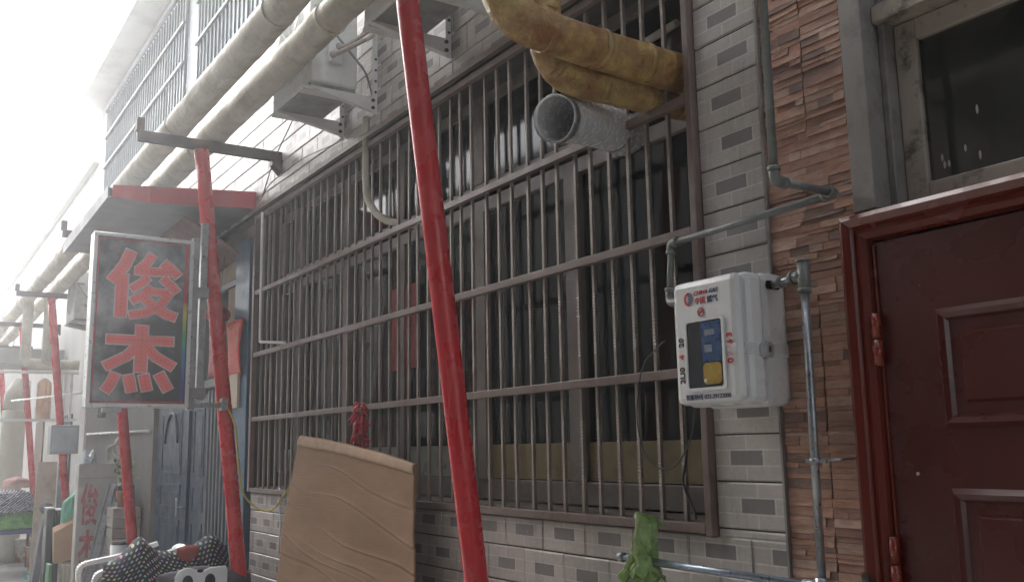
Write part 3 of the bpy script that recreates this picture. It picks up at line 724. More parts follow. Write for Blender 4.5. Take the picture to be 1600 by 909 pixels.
# LED strip border: red on three sides, rainbow on the right
g = MB()
x_ = sx + .0015
g.box(sx + .0004, x_, yl + .012, yr - .012, zb + .012, zb + .020); g.box(sx + .0004, x_, yl + .012, yr - .012, zt - .022, zt - .014)
g.box(sx + .0004, x_, yl + .012, yl + .020, zb + .0205, zt - .0225)
g.box(sx + .0004, x_, yr - .034, yr - .014, zt - .36, zt - .0225)
part('border_strip', g, mat('pink_strip', (.48, .07, .10), .5, 0, .2, 60), t)
rb = bpy.data.materials.new('rainbow_strip'); rb.use_nodes = True; q = rb.node_tree
tc = nn(q, 'ShaderNodeTexCoord'); sp = nn(q, 'ShaderNodeSeparateXYZ'); q.links.new(tc.outputs['Object'], sp.inputs[0])
cr = nn(q, 'ShaderNodeValToRGB'); q.links.new(mth(q, 'DIVIDE', mth(q, 'SUBTRACT', sp.outputs[2], zb), .62), cr.inputs[0])
els = [(0, (.12, .05, .25)), (.2, (.05, .08, .40)), (.45, (.04, .20, .45)), (.65, (.05, .40, .12)), (.85, (.60, .55, .08)), (1, (.50, .10, .08))]
cr.color_ramp.elements[0].position = 0; cr.color_ramp.elements[0].color = (*els[0][1], 1); cr.color_ramp.elements[1].position = 1; cr.color_ramp.elements[1].color = (*els[-1][1], 1)
for p_, c_ in els[1:-1]:
    e_ = cr.color_ramp.elements.new(p_); e_.color = (*c_, 1)
q.links.new(cr.outputs[0], q.nodes['Principled BSDF'].inputs['Base Color'])
g = MB(); g.box(sx + .0004, x_, yr - .034, yr - .014, zb + .0225, zt - .3605); part('rainbow_strip', g, rb, t)
# characters drawn as strokes on the face, units of the face: u 0..470, v 0..905 (from the top left)
STK = [[(138, 72), (110, 150), (48, 248), 54], [(100, 205), (98, 440), 56],
       [(245, 85), (215, 135), (175, 178), 44], [(160, 180), (250, 180), (350, 172), 42], [(300, 125), (345, 160), (380, 195), 48],
       [(228, 212), (195, 245), (145, 285), 40], [(300, 212), (345, 250), (375, 285), 46],
       [(240, 262), (210, 310), (150, 350), 40], [(205, 290), (335, 292), 36], [(340, 290), (290, 370), (220, 410), (142, 428), 42], [(205, 320), (260, 375), (320, 410), (375, 428), 48],
       [(38, 563), (368, 563), 48], [(208, 482), (208, 735), 60], [(192, 590), (140, 650), (35, 710), 50], [(225, 590), (280, 650), (372, 705), 50],
       [(88, 745), (68, 800), (42, 842), 48], [(150, 752), (170, 842), 52], [(225, 750), (245, 835), 52], [(300, 742), (350, 832), 54]]
def char_map(u, v): return (yl + .012 + (u + 22) / 448 * (yr - yl - .03), zt - .004 - v / 905 * (zt - zb - .01))
def strokes(g, extra, x0, step, cmap=char_map, axis=0, STK=STK):
    for i, s in enumerate(STK):
        pts = [Vector((p[0], p[1])) for p in s[:-1]]; w = s[-1] / 2 + extra
        d0 = (pts[0] - pts[1]).normalized(); d1 = (pts[-1] - pts[-2]).normalized()
        pts[0] = pts[0] + d0 * extra; pts[-1] = pts[-1] + d1 * extra
        L = []; R = []
        for k, p in enumerate(pts):
            if k == 0: d = -d0
            elif k == len(pts) - 1: d = d1
            else: d = ((pts[k + 1] - p).normalized() + (p - pts[k - 1]).normalized()).normalized()
            n = Vector((-d.y, d.x)); L.append(p + n * w); R.append(p - n * w)
        xx = x0 + step * i
        for k in range(len(pts) - 1):
            quad = [L[k], L[k + 1], R[k + 1], R[k]]
            q0 = [cmap(*p) for p in quad]
            if axis == 0: vs = [g.bm.verts.new((xx, a_, b_)) for a_, b_ in q0]
            else: vs = [g.bm.verts.new((a_, xx, b_)) for a_, b_ in q0]
            g.bm.faces.new(vs)
g = MB(); strokes(g, 6, sx + .0012, .00005); part('character_outline', g, mat('pink_outline', (.9, .72, .72), .5), t)
g = MB(); strokes(g, 0, sx + .0028, .00005); part('characters', g, mat('sign_red', (.95, .20, .19), .45, 0, .1, 8), t)
g = MB()
for s in STK:
    pts = s[:-1]
    for a_, b_ in zip(pts, pts[1:]):
        L = math.hypot(b_[0] - a_[0], b_[1] - a_[1]); n = max(1, int(L / 20))
        for k in range(n):
            y_, z_ = char_map(a_[0] + (b_[0] - a_[0]) * (k + .5) / n, a_[1] + (b_[1] - a_[1]) * (k + .5) / n); g.box(sx + .0045, sx + .007, y_ - .0025, y_ + .0025, z_ - .0025, z_ + .0025)
part('led_dots', g, mat('led_dark_red', (.22, .02, .03), .4), t)
# sign mounting
g = MB(); g.box(sx - .09, sx - .04, -.555, -.515, 1.80, 2.83); g.box(sx - .085, sx - .045, -.503, -.463, 1.86, 2.93); part('mounting_channel', g, GALV, t, bev=.003)
for zc in (2.50, 1.90):
    g = MB(); g.box(sx - .095, sx - .03, -.556, -.455, zc - .03, zc + .03); part('clamp_block', g, ACD, t)
g = MB(); g.box(sx - .07, sx - .03, -.56, -.34, 1.815, 1.845); g.box(sx - .075, sx - .01, -.36, -.325, 1.80, 1.87); part('lower_arm', g, GALV, t)
g = MB(); g.box(sx - .06, sx - .02, -1.02, -.92, 1.785, 1.812); part('hanging_plate', g, GALV, t)

# awning
t = thing('awning', 'small lean-to awning with a red front edge above the blue shop door', 'awning', (-7.1, 0, 3.1))
n = 34; g = MB()
def aw(u, v):
    x = -6.27 - 1.85 * u; y = -.94 * v + .0; return (x, y - .002, 3.31 - .085 * v + .008 * math.sin(u * 70))
g.grid(140, 4, aw); part('roof_sheet', g, AWG, t, solid=.004)
g = MB(); g.hexa([(-6.262, -.70, 3.155), (-6.25, -.70, 3.155), (-6.25, -.003, 3.20), (-6.262, -.003, 3.20), (-6.262, -.70, 3.262), (-6.25, -.70, 3.262), (-6.25, -.003, 3.318), (-6.262, -.003, 3.318)])
g.hexa([(-6.262, -.93, 3.165), (-6.25, -.93, 3.165), (-6.25, -.7005, 3.155), (-6.262, -.7005, 3.155), (-6.262, -.93, 3.24), (-6.25, -.93, 3.24), (-6.25, -.7005, 3.262), (-6.262, -.7005, 3.262)])
part('front_trim', g, AWR, t)
g = MB(); g.hexa([(-8.12, -.955, 3.13), (-6.27, -.955, 3.16), (-6.27, -.945, 3.16), (-8.12, -.945, 3.13), (-8.12, -.955, 3.225), (-6.27, -.955, 3.235), (-6.27, -.945, 3.235), (-8.12, -.945, 3.225)]); part('side_trim', g, AWG, t)
g = MB(); g.hexa([(-8.1, -.94, 3.145), (-6.27, -.94, 3.165), (-6.27, -.004, 3.20), (-8.1, -.004, 3.18), (-8.1, -.94, 3.155), (-6.27, -.94, 3.175), (-6.27, -.004, 3.21), (-8.1, -.004, 3.19)]); part('soffit', g, AWG, t)
g = MB(); g.hexa([(-8.0, -.02, 2.85), (-6.5, -.02, 2.92), (-6.5, -.005, 2.92), (-8.0, -.005, 2.85), (-8.0, -.42, 3.14), (-6.5, -.42, 3.15), (-6.5, -.40, 3.15), (-8.0, -.40, 3.14)]); part('inner_lining', g, mat('faded_red_board', (.09, .022, .022), .7, 0, .2, 4), t)

# couplets and ornaments at the shop door
g = MB(); g.grid(6, 14, lambda u, v: (-6.66 + .34 * u, -.058 + .012 * math.sin(u * 3 + v * 4), 2.07 + .38 * v)); single('door_couplet', 'red paper couplet with gold marks on the blue post by the barred window', 'couplet', g, PAPER, solid=.002)
g = MB(); g.grid(6, 10, lambda u, v: (-7.40 + .22 * u, .018 + .006 * math.sin(v * 4), 2.12 + .50 * v)); single('paper_banner', 'dark red paper strip with gold writing behind the sign pole', 'banner', g, mat('dim_red_banner', (.30, .03, .03), .6, 0, .2, 9, dirt=(.50, .34, .2), dscale=14, dlo=.56, dhi=.62), solid=.002)
t = thing('lantern', 'small dark red tasselled lantern hanging between sign pole and red couplet', 'lantern', (-6.75, -.1, 2.5))
g = MB(); g.sphere((-6.75, -.10, 2.52), .09, 16, (1, 1, .7)); part('shade', g, mat('lantern_red', (.28, .02, .03), .6, 0, .3, 12), t)
g = MB()
for k in range(9): g.tube([(-6.75 + .02 * math.cos(k), -.10 + .02 * math.sin(k), 2.46), (-6.75 + .03 * math.cos(k), -.10 + .03 * math.sin(k), 2.34)], .003, 5)
part('tassel', g, PAPER, t)
g = MB(); g.tube([(-6.75, -.1, 2.58), (-6.75, -.05, 3.15)], .003, 5); part('cord', g, STEEL, t)

# wires
g = MB(); P = [(-5.70, -.40, 1.845), (-5.72, -.33, 1.84), (-5.70, -.27, 1.72), (-5.69, -.25, 1.5), (-5.70, -.22, 1.30), (-5.62, -.14, 1.21), (-5.50, -.10, 1.21), (-5.38, -.08, 1.30), (-5.28, -.06, 1.38)]
g.tube(dense(arc(P, .1), .02), .006, 8); single('yellow_wire', 'yellow wire coiling down the sign pole to the wall below the bars', 'wire', g, mat('yellow_cable', (.50, .40, .06), .5))
g = MB(); P = [(-2.13, -.06, 1.86), (-2.22, -.08, 1.80), (-2.26, -.08, 1.62), (-2.20, -.09, 1.50), (-2.11, -.08, 1.47), (-2.03, -.07, 1.55), (-2.01, -.06, 1.68)]
g.tube(dense(arc(P, .15, 9), .01), .0022, 6); single('thin_cable', 'thin dark cable looping out below the gas meter box across the bars', 'cable', g, mat('dark_cable', (.07, .065, .06), .5))
g = MB(); P = [(-2.10, -.02, 1.66), (-2.09, -.03, 1.52), (-2.12, -.03, 1.44), (-2.08, -.03, 1.38), (-2.055, -.04, 1.34)]
g.tube(dense(arc(P, .05, 6), .01), .004, 6); single('hooked_wire', 'short black wire dangling inside the lower right grille corner', 'wire', g, mat('black_cable', (.03, .025, .025), .5))
g = MB(); P = [(-5.5, -.02, 3.62), (-5.8, -.05, 3.40), (-6.0, -.04, 3.24), (-6.12, -.03, 3.20), (-5.9, -.04, 3.28), (-5.3, -.03, 3.30), (-4.7, -.02, 3.24)]
g.tube(dense(arc(P, .15, 6), .03), .004, 6); single('slack_wire', 'slack thin wire hanging on the tiled wall over the awning corner', 'wire', g, mat('wire_grey', (.10, .10, .10), .5))
g = MB(); g.tube(arc([(-5.95, -.06, 3.10), (-5.93, -.06, 2.245), (-5.44, -.07, 2.19)], .01, 3), .009, 8); single('hook_rod', 'thin white L-shaped rod hooked on the left end of the grille', 'rod', g, WHITEP)

# ------------------------------------------------------------------ gas meter box and gas pipes
t = thing('gas_meter_box', 'white plastic gas meter box with viewing window, mounted at the grille corner', 'meter box', (-1.83, 0, 1.64))
xa, xb, yf, z0, z1 = -1.950, -1.702, -.198, 1.650, 1.996
g = MB(); g.box(xa + .004, xb - .004, -.10, -.0, z0 - .004, z1 + .004); part('back_shell', g, WHITEP, t, bev=.022)
g = MB(); g.box(xa, xb, -.165, -.094, z0, z1)
g.box(xa + .004, xb - .004, yf, -.160, z0 + .004, z1 - .004)
cov = part('cover', g, WHITEP, t, bev=.02)
def rrect(x0, x1, z0, z1, r, n=6):
    P = []
    for cx_, cz_, a0 in ((x1 - r, z1 - r, 0), (x0 + r, z1 - r, 90), (x0 + r, z0 + r, 180), (x1 - r, z0 + r, 270)):
        for k in range(n + 1):
            a = rad(a0 + 90 * k / n); P.append((cx_ + r * math.cos(a), cz_ + r * math.sin(a)))
    return P
wx0, wx1, wz0, wz1 = -1.889, -1.758, 1.698, 1.875
g = MB(); o_ = rrect(wx0 - .008, wx1 + .008, wz0 - .008, wz1 + .008, .014); i_ = rrect(wx0, wx1, wz0, wz1, .008)
A = [g.bm.verts.new((p[0], yf - .0005, p[1])) for p in o_]; B = [g.bm.verts.new((p[0], yf - .006, p[1])) for p in o_]; Cc = [g.bm.verts.new((p[0], yf - .006, p[1])) for p in i_]; D = [g.bm.verts.new((p[0], yf - .001, p[1])) for p in i_]
n = len(A)
for U, V in ((A, B), (B, Cc), (Cc, D)):
    for k in range(n): g.bm.faces.new((U[k], U[(k + 1) % n], V[(k + 1) % n], V[k]))
part('window_rim', g, WHITEP, t)
g = MB(); g.prism(i_, 1, yf - .0018, yf - .0010); vw = part('meter_window', g, mat('dark_meter_glass', (.018, .024, .032), .12, 0, .3, 9, coat=.6), t)
g = MB(); g.box(-1.834, -1.764, yf - .0026, yf - .0020, 1.765, 1.872); part('blue_meter_face', g, mat('meter_blue', (.035, .085, .20), .3, 0, .25, 18), vw)
MLAB = mat('meter_pale', (.22, .26, .30), .4, 0, .3, 40)
g = MB(); g.box(-1.822, -1.785, yf - .0033, yf - .0028, 1.835, 1.850); part('meter_label', g, MLAB, vw); g = MB(); g.box(-1.824, -1.797, yf - .0033, yf - .0028, 1.79, 1.81); part('meter_label', g, MLAB, vw)
g = MB(); g.prism(rrect(-1.833, -1.767, 1.706, 1.762, .012), 1, yf - .0026, yf - .0020); part('yellow_dial', g, mat('meter_yellow', (.36, .24, .04), .35, 0, .3, 25), vw)
g = MB(); g.sphere((-1.826, yf - .003, 1.716), .005, 8, (1, .4, 1)); part('indicator', g, mat('pale_lens', (.7, .7, .66), .2), vw)
yt = yf - .0012
# emblem: red half disc with blue combed lines
g = MB(); cx_, cz_, r_ = -1.881, 1.940, .0185
poly = [(cx_ + .003 + r_ * math.cos(rad(a)) * .92, cz_ + r_ * math.sin(rad(a))) for a in range(80, 281, 10)] + [(cx_ + .001 + .009 * math.cos(rad(a)), cz_ + .011 * math.sin(rad(a))) for a in range(270, 89, -20)]
g.prism(poly, 1, yt - .0006, yt); part('emblem_crescent', g, INK, t)
g = MB()
for k in range(8):
    zz_ = cz_ + .015 - k * .0043; w_ = math.sqrt(max(0, r_ ** 2 - (zz_ - cz_) ** 2)); g.box(cx_ + .002, cx_ + .004 + w_ * .9, yt - .0006, yt, zz_ - .0011, zz_ + .0011)
part('emblem_lines', g, INKD, t)
text_part('company_text', 'CHINA', .017, face_wall(-1.832, yt, 1.952), INK, t, shear=.25)
text_part('company_text', 'GAS', .017, face_wall(-1.785, yt, 1.952), INKD, t, shear=.25)
text_part('company_characters', '中国', .020, face_wall(-1.835, yt, 1.930), INK, t)
text_part('company_characters', '燃气', .020, face_wall(-1.789, yt, 1.930), INKD, t)
g = MB(); g.tube([(-1.833 + .0115 * math.cos(k * PI / 12), yt, 1.900 + .0115 * math.sin(k * PI / 12)) for k in range(25)], .0012, 6); g.bar((-1.840, yt, 1.892), (-1.826, yt, 1.908), .0015, .002); g.bar((-1.840, yt, 1.901), (-1.826, yt, 1.899), .001, .003)
part('no_smoking_mark', g, INK, t)
text_part('hotline_text', '客服热线 022-29122000', .0165, face_wall(-1.822, yt, 1.673), INKD, t)
text_part('painted_number', '03/63', .027, face_wall(-1.734, yt, 1.795, rad(-90)), INK, t, bold=.0006, spacing=1.35)
text_part('painted_number', '2U0', .026, face_wall(-1.913, yt, 1.735, rad(-90)), INKK, t, bold=.0005, spacing=1.05)
text_part('painted_number', '4', .026, face_wall(-1.913, yt, 1.785, rad(-90)), INK, t, bold=.0006)
text_part('painted_number', '20', .026, face_wall(-1.913, yt, 1.825, rad(-90)), INKK, t, bold=.0005)
g = MB(); g.tube([(xb + .001, -.105, 1.79 + 0), (xb + .012, -.105, 1.79)], [.024, .022], 20); g.tube([(xb + .012, -.105, 1.79), (xb + .016, -.105, 1.79)], .014, 16)
clear = glassy('clear_plastic', (.90, .92, .92), .12, .75, (.78, .80, .80)); part('seal_cap', g, clear, t)
g = MB(); g.box(xb + .0165, xb + .019, -.109, -.101, 1.782, 1.798); part('seal_core', g, STEEL, t)
g = MB(); g.grid(20, 4, lambda u, v: (xb + .0015 + .002 * ns((u * 9, v * 3, 0)), -.180 + .165 * u, 1.772 + .034 * v + .003 * math.sin(u * 9))); g.grid(8, 4, lambda u, v: (-1.755 + .045 * u, yf - .003, 1.776 + .032 * v + .003 * math.sin(u * 7)))
TAPE = bpy.data.materials.new('clear_tape'); TAPE.use_nodes = True; q = TAPE.node_tree.nodes['Principled BSDF']
q.inputs['Base Color'].default_value = (.85, .86, .85, 1); q.inputs['Roughness'].default_value = .18; q.inputs['Alpha'].default_value = .38
part('sticky_tape', g, TAPE, t)
g = MB(); g.prism(rrect(-.088, -.035, 1.952, 1.975, .008), 0, xb + .0, xb + .0015); part('pipe_slot', g, mat('slot_black', (.015, .015, .015), .8), t)

# pipes
def pipe_thing(name, label, cat, segs, m, r, joints=(), group=None, extra=None):
    p0 = segs[0][0]; t = thing(name, label, cat, p0, group)
    for s in segs:
        g = MB(); g.tube(s, r, 14); part('pipe_length', g, m, t)
    for j in joints:
        g = MB()
        for a_, b_ in zip(j, j[1:]): pass
        g.tube(arc(j, .02, 5), r * 1.28, 14)
        for e_, f_ in ((j[0], j[1]), (j[-1], j[-2])):
            e_ = Vector(e_); d_ = (Vector(f_) - e_).normalized(); g.tube([e_ - d_ * .001, e_ + d_ * .010], r * 1.5, 14)
        part('elbow', g, m, t)
    return t
ex, ey, ez = -1.490, -.272, 2.167
pipe_thing('gas_riser', 'grey painted gas pipe coming down and stepping back to the stone wall', 'gas pipe',
    [[(ex + .003, ey, 4.2), (ex, ey, ez + .03)], [(ex, ey + .03, ez), (ex, -.075, ez)], [(ex - .03, -.05, ez - .001), (-2.06, -.062, 2.150)], [(-2.085, -.062, 2.125), (-2.10, -.062, 1.99)]],
    GPIPE, .0105, [[(ex, ey, ez + .035), (ex, ey, ez), (ex, ey + .035, ez)], [(ex, -.08, ez), (ex, -.05, ez), (ex - .035, -.05, ez)], [(-2.055, -.062, 2.150), (-2.085, -.062, 2.149), (-2.086, -.062, 2.118)], [(-2.098, -.062, 2.015), (-2.10, -.062, 1.975), (-2.07, -.075, 1.965), (-1.95, -.09, 1.965)]])
vx, vy = -1.565, -.10
t = pipe_thing('gas_outlet_pipe', 'galvanised gas pipe dropping from the right side of the meter box', 'gas pipe',
    [[(-1.70, -.062, 1.963), (-1.59, -.098, 1.965)], [(vx, vy, 1.945), (vx - .008, vy, 1.215)]], GALV, .0105)
g = MB(); g.tube([(vx, vy, 2.0), (vx, vy, 1.925)], .0155, 16); g.tube([(vx, vy, 2.0), (vx, vy, 2.006)], .018, 16); g.tube([(vx, vy, 1.932), (vx, vy, 1.922)], .018, 16); g.tube([(vx - .035, vy + .004, 1.965), (vx, vy, 1.965)], .0155, 16); g.tube([(vx - .040, vy + .005, 1.965), (vx - .032, vy + .004, 1.965)], .018, 16)
part('tee_joint', g, GPIPE, t)
g = MB(); g.tube([(-1.66, -.078, 1.9635), (-1.652, -.081, 1.9635)], .016, 16); part('collar', g, GALV, t)
g = MB(); g.tube([(vx - .004, vy, 1.497), (vx - .004, vy, 1.513)], .0145, 16); g.box(vx - .03, vx + .03, vy - .004, vy + .004, 1.500, 1.510); g.tube([(vx + .022, vy + .0, 1.505), (vx + .055, -.0, 1.512)], .004, 8); part('wall_clamp', g, GALV, t)
g = MB(); g.tube([(vx - .008, vy, 1.23), (vx - .008, vy, 1.19)], .017, 16); g.tube([(vx - .008, vy, 1.208), (vx - .06, vy, 1.208)], .016, 16); part('lower_elbow', g, GALV, t)
t = thing('horizontal_pipe', 'blue-grey galvanised pipe running low along the tiled wall with lettuce on it', 'pipe', (-2.3, -.1, 1.21))
g = MB(); g.tube([(-2.318, -.10, 1.216), (-1.62, -.10, 1.208)], .0105, 16); part('pipe_length', g, mat('bluish_galvanised', (.30, .35, .41), .35, .6, .15, 20), t)
g = MB(); g.tube([(-2.335, -.10, 1.216), (-2.312, -.10, 1.216)], .0145, 16); g.tube([(-2.327, -.10, 1.216), (-2.327, -.01, 1.216)], .009, 12); part('end_cap', g, GALV, t)
g = MB(); g.tube(arc([(-1.50, -.03, 1.235), (-1.46, -.08, 1.232), (-1.445, -.10, 1.19), (-1.45, -.10, 1.12)], .03), .011, 10); single('black_hose', 'short black hose curling at the foot of the stone wall by the red door', 'hose', g, mat('black_rubber', (.03, .03, .03), .5))

# lettuce leaf hanging over the pipe
t = thing('lettuce_leaf', 'limp green lettuce leaf draped over the low horizontal pipe', 'leaf', (-2.23, -.12, 1.2))
leafm = mat('lettuce_green', (.21, .35, .10), .5, 0, .45, 26, dirt=(.38, .48, .22), dscale=12, dlo=.5, dhi=.75, bump=.003, bscale=40)
q = leafm.node_tree; pn = q.nodes['Principled BSDF']; src = pn.inputs['Base Color'].links[0].from_socket
uvn = nn(q, 'ShaderNodeTexCoord'); su = nn(q, 'ShaderNodeSeparateXYZ'); q.links.new(uvn.outputs['UV'], su.inputs[0])
cen = mth(q, 'ABSOLUTE', mth(q, 'SUBTRACT', su.outputs[0], .5))
vein = mth(q, 'GREATER_THAN', mth(q, 'SINE', mth(q, 'MULTIPLY', mth(q, 'ADD', mth(q, 'MULTIPLY', su.outputs[1], 1.0), mth(q, 'MULTIPLY', cen, -.6)), 75.0)), .80)
pale = mth(q, 'MAXIMUM', ramp(q, cen, .75, 0, .02, .16), mth(q, 'MULTIPLY', vein, .45))
q.links.new(mixc(q, pale, src, (.42, .50, .26)), pn.inputs['Base Color'])
def leaf(seed, x0, w0, zt, zb, yo, lean=-.03):
    def f(u, v):
        s = (u - .5) * 2; a = abs(s)
        flare = max(0, v - .62) / .38
        w = w0 * min(1, .62 + v * 3.5) * (.88 + .10 * v + 1.1 * flare ** 1.3)
        wv = math.sin(s * 8 + seed + v * 4) * a
        n1 = noise.noise(Vector((s * 3.2, v * 8, seed))); n2 = noise.noise(Vector((s * 9, v * 20, seed + 4)))
        y = yo + .034 * s * s + wv * (.004 + .010 * flare) + n1 * (.006 + .030 * flare) + n2 * (.002 + .008 * flare) * a
        z = zt + (zb - zt) * v - .034 * s * s * (1 - v) ** 2 + flare * (.030 * n1 + .014 * math.sin(s * 15 + seed))
        x = x0 + s * w + lean * v ** 2 + .010 * n1 * v + .004 * n2
        if v < .06: y += (.06 - v) * .6; z -= (.06 - v) * .3
        return (x, y, z)
    return f
for (sd_, x0_, w0_, zt_, zb_, yo_, ln_) in ((1.3, -2.200, .029, 1.368, 1.180, -.138, -.02), (4.1, -2.212, .018, 1.30, 1.165, -.148, -.055), (7.7, -2.198, .024, 1.362, 1.150, -.112, -.01), (9.4, -2.198, .014, 1.29, 1.180, -.152, .012)):
    g = MB(); g.grid(36, 50, leaf(sd_, x0_, w0_, zt_, zb_, yo_, ln_)); part('leaf_blade', g, leafm, t, solid=.0012)
P = dense(arc([(-2.199, -.139, 1.350), (-2.197, -.143, 1.32), (-2.199, -.147, 1.28), (-2.208, -.151, 1.245), (-2.218, -.152, 1.215)], .03), .008)
g = MB(); g.tube(P, [.0055 - .004 * i / len(P) for i in range(len(P))], 8); part('leaf_rib', g, mat('pale_rib', (.36, .46, .20), .5, 0, .15, 20), t)

# dried chilli string
t = thing('chilli_string', 'string of dried red chillies hanging on the grille above the cardboard', 'chillies', (-4.3, -.07, 1.55))
chm = mat('dried_chilli', (.42, .010, .025), .28, 0, .35, 25, coat=.3)
g = MB(); rr = random.Random(5)
for k in range(95):
    z = 1.785 - .25 * rr.random(); a = rr.uniform(0, 2 * PI); r_ = rr.uniform(.006, .026) * (1 if z < 1.76 else .6)
    p = Vector((-4.305 + r_ * math.cos(a), -.085 + r_ * .8 * math.sin(a), z)); d = Vector((math.cos(a) * .8 + rr.uniform(-.5, .5), math.sin(a) * .6, rr.uniform(-1.4, .1))).normalized()
    L = rr.uniform(.028, .042); bend = Vector((rr.uniform(-.012, .012), rr.uniform(-.01, .01), -.01))
    g.tube([p, p + d * L * .35 + bend * .4, p + d * L * .7 + bend, p + d * L + bend * 1.8], [.003, .0085, .0065, .001], 7)
part('chillies', g, chm, t)
g = MB(); g.tube([(-4.305, -.06, 1.80), (-4.305, -.08, 1.53)], .003, 6); part('string', g, STEEL, t)

# ------------------------------------------------------------------ cardboard leaning on the wall
t = thing('cardboard_sheet', 'large creased brown cardboard sheet leaning against the tiled wall under the chillies', 'cardboard', (-4.4, -.3, .4))
TL, TR, BR_, BL = Vector((-5.04, -.10, 1.637)), Vector((-3.64, -.10, 1.491)), Vector((-3.52, -.24, .32)), Vector((-5.00, -.30, .30))
creases = [(.12, .05, .006, .1), (.22, .10, .011, .05), (.34, .12, .010, .22), (.42, .15, .010, .6), (.455, .15, .008, .3), (.52, .17, .010, .1), (.66, .12, .010, .35), (.78, .1, .010, .2)]
def cb(u, v):
    p = TL.lerp(TR, u).lerp(BL.lerp(BR_, u), v)
    top = .018 * math.sin(u * PI) * (1 - v)          # the top edge sags up a bit
    edge = .005 * noise.noise(Vector((u * 12 if v in (0, 1) else 0, v * 14, 3)))
    w = .012 * math.exp(-((u - .58) / .13) ** 2) * (1 - .6 * v) + .006 * math.sin(u * 6.0 + v * 3) + .016 * math.sin(v * 5 + u * 2.0) + .012 * noise.noise(Vector((u * 5, v * 7, 1)))
    for c, sl, amp, ph in creases:
        dd = v - (c + sl * (u - .5) * (1.0) + .02 * math.sin(u * 7 + ph * 20)); w += 1.25 * amp * (max(0, 1 - abs(dd) / .005) - .7 * max(0, 1 - abs(dd - .011) / .009)) * .40 * max(0, min(1, .75 + .8 * math.sin(u * 5 + ph * 31 + c * 9)))
    return p + Vector((edge * 1.2, -w - .01, top + edge * .6))
g = MB(); g.grid(130, 230, cb)
part('sheet', g, CARD, t, solid=.006)
g = MB(); g.grid(60, 4, lambda u, v: cb(u * .99 + .005, .003 + .040 * v) + Vector((0, -.007 - .004 * math.sin(v * PI), 0))); part('folded_edge', g, CARDIN, t, solid=.003)
g = MB(); V_ = [g.bm.verts.new(cb(u, v) + Vector((0, -.0055, 0))) for u, v in ((.80, .045), (.995, .045), (.995, .16), (.93, .135))]; g.bm.faces.new(V_)
for c, sl, amp, ph in creases[:7]:
    u0 = .03 + .5 * ((ph * 7) % 1) * .6; u1 = min(.97, u0 + .35 + .5 * ((ph * 13) % 1))
    q = MB(); n_ = 40
    def cr_(u, v, c=c, sl=sl, ph=ph, u0=u0, u1=u1):
        uu = u0 + (u1 - u0) * u; vv = c + sl * (uu - .5) + .02 * math.sin(uu * 7 + ph * 20) + (v - .5) * .0035 * math.sin(u * PI)
        return cb(uu, vv) + Vector((0, -.0040, 0))
    q.grid(n_, 1, cr_); part('crease', q, CARDIN, t)
part('peeled_patch', g, mat('darker_cardboard', (.30, .185, .115), .9, 0, .1, 8), t, solid=.001)
g = MB(); P = [(-5.31, -.06, 1.33), (-5.28, -.06, 1.2), (-5.36, -.06, .9)]; g.tube(dense(P, .05), .004, 6); single('dark_cord', 'dark cord hanging down the tiles at the left edge of the cardboard', 'cord', g, mat('purple_cord', (.06, .045, .09), .6))
g = MB(); g.grid(2, 12, lambda u, v: (-5.63 + .03 * u + .02 * v, -.02 - .004 * math.sin(v * 9), 1.34 - .38 * v)); single('white_strip', 'pale plastic strip hanging down the tiles left of the cardboard', 'strip', g, mat('pale_strip', (.45, .44, .45), .5), solid=.001)

# ------------------------------------------------------------------ chair, patterned quilt, panda cushion
def chair():
    t = thing('plastic_chair', 'white plastic garden armchair under the spotted quilt', 'chair', (-6.86, -.60, 0))
    def P(dx, dy, z): return (-6.86 + dy, -.60 - dx, z)
    g = MB(); g.grid(12, 12, lambda u, v: P(-.22 + .44 * u, -.22 + .44 * v, .43 - .015 * math.sin(u * PI) * math.sin(v * PI))); part('seat', g, WHITEP, t, solid=.012)
    for a, b in ((-.22, -.22), (-.22, .22), (.22, -.22), (.22, .22)):
        g = MB(); g.hexa([P(a * 1.12 - .02, b * 1.12 - .02, 0), P(a * 1.12 + .02, b * 1.12 - .02, 0), P(a * 1.12 + .02, b * 1.12 + .02, 0), P(a * 1.12 - .02, b * 1.12 + .02, 0), P(a - .028, b - .028, .43), P(a + .028, b - .028, .43), P(a + .028, b + .028, .43), P(a - .028, b + .028, .43)]); part('leg', g, WHITEP, t, bev=.004)
    for s in (-1, 1):
        g = MB(); pts = arc([P(.24, s * .29, .43), P(.27, s * .30, .82), P(.0, s * .30, .86), P(-.24, s * .28, .93)], .06)
        for q0, q1 in zip(pts, pts[1:]): g.bar(q0, q1, .065, .03)
        part('armrest', g, WHITEP, t, bev=.004)
    g = MB()
    g.grid(10, 8, lambda u, v: P(-.24 - .10 * v, -.25 + .5 * u,   .45 + .45 * v + .04 * math.sin(u * PI) * v)); part('backrest', g, WHITEP, t, solid=.014)
    return t
chair()
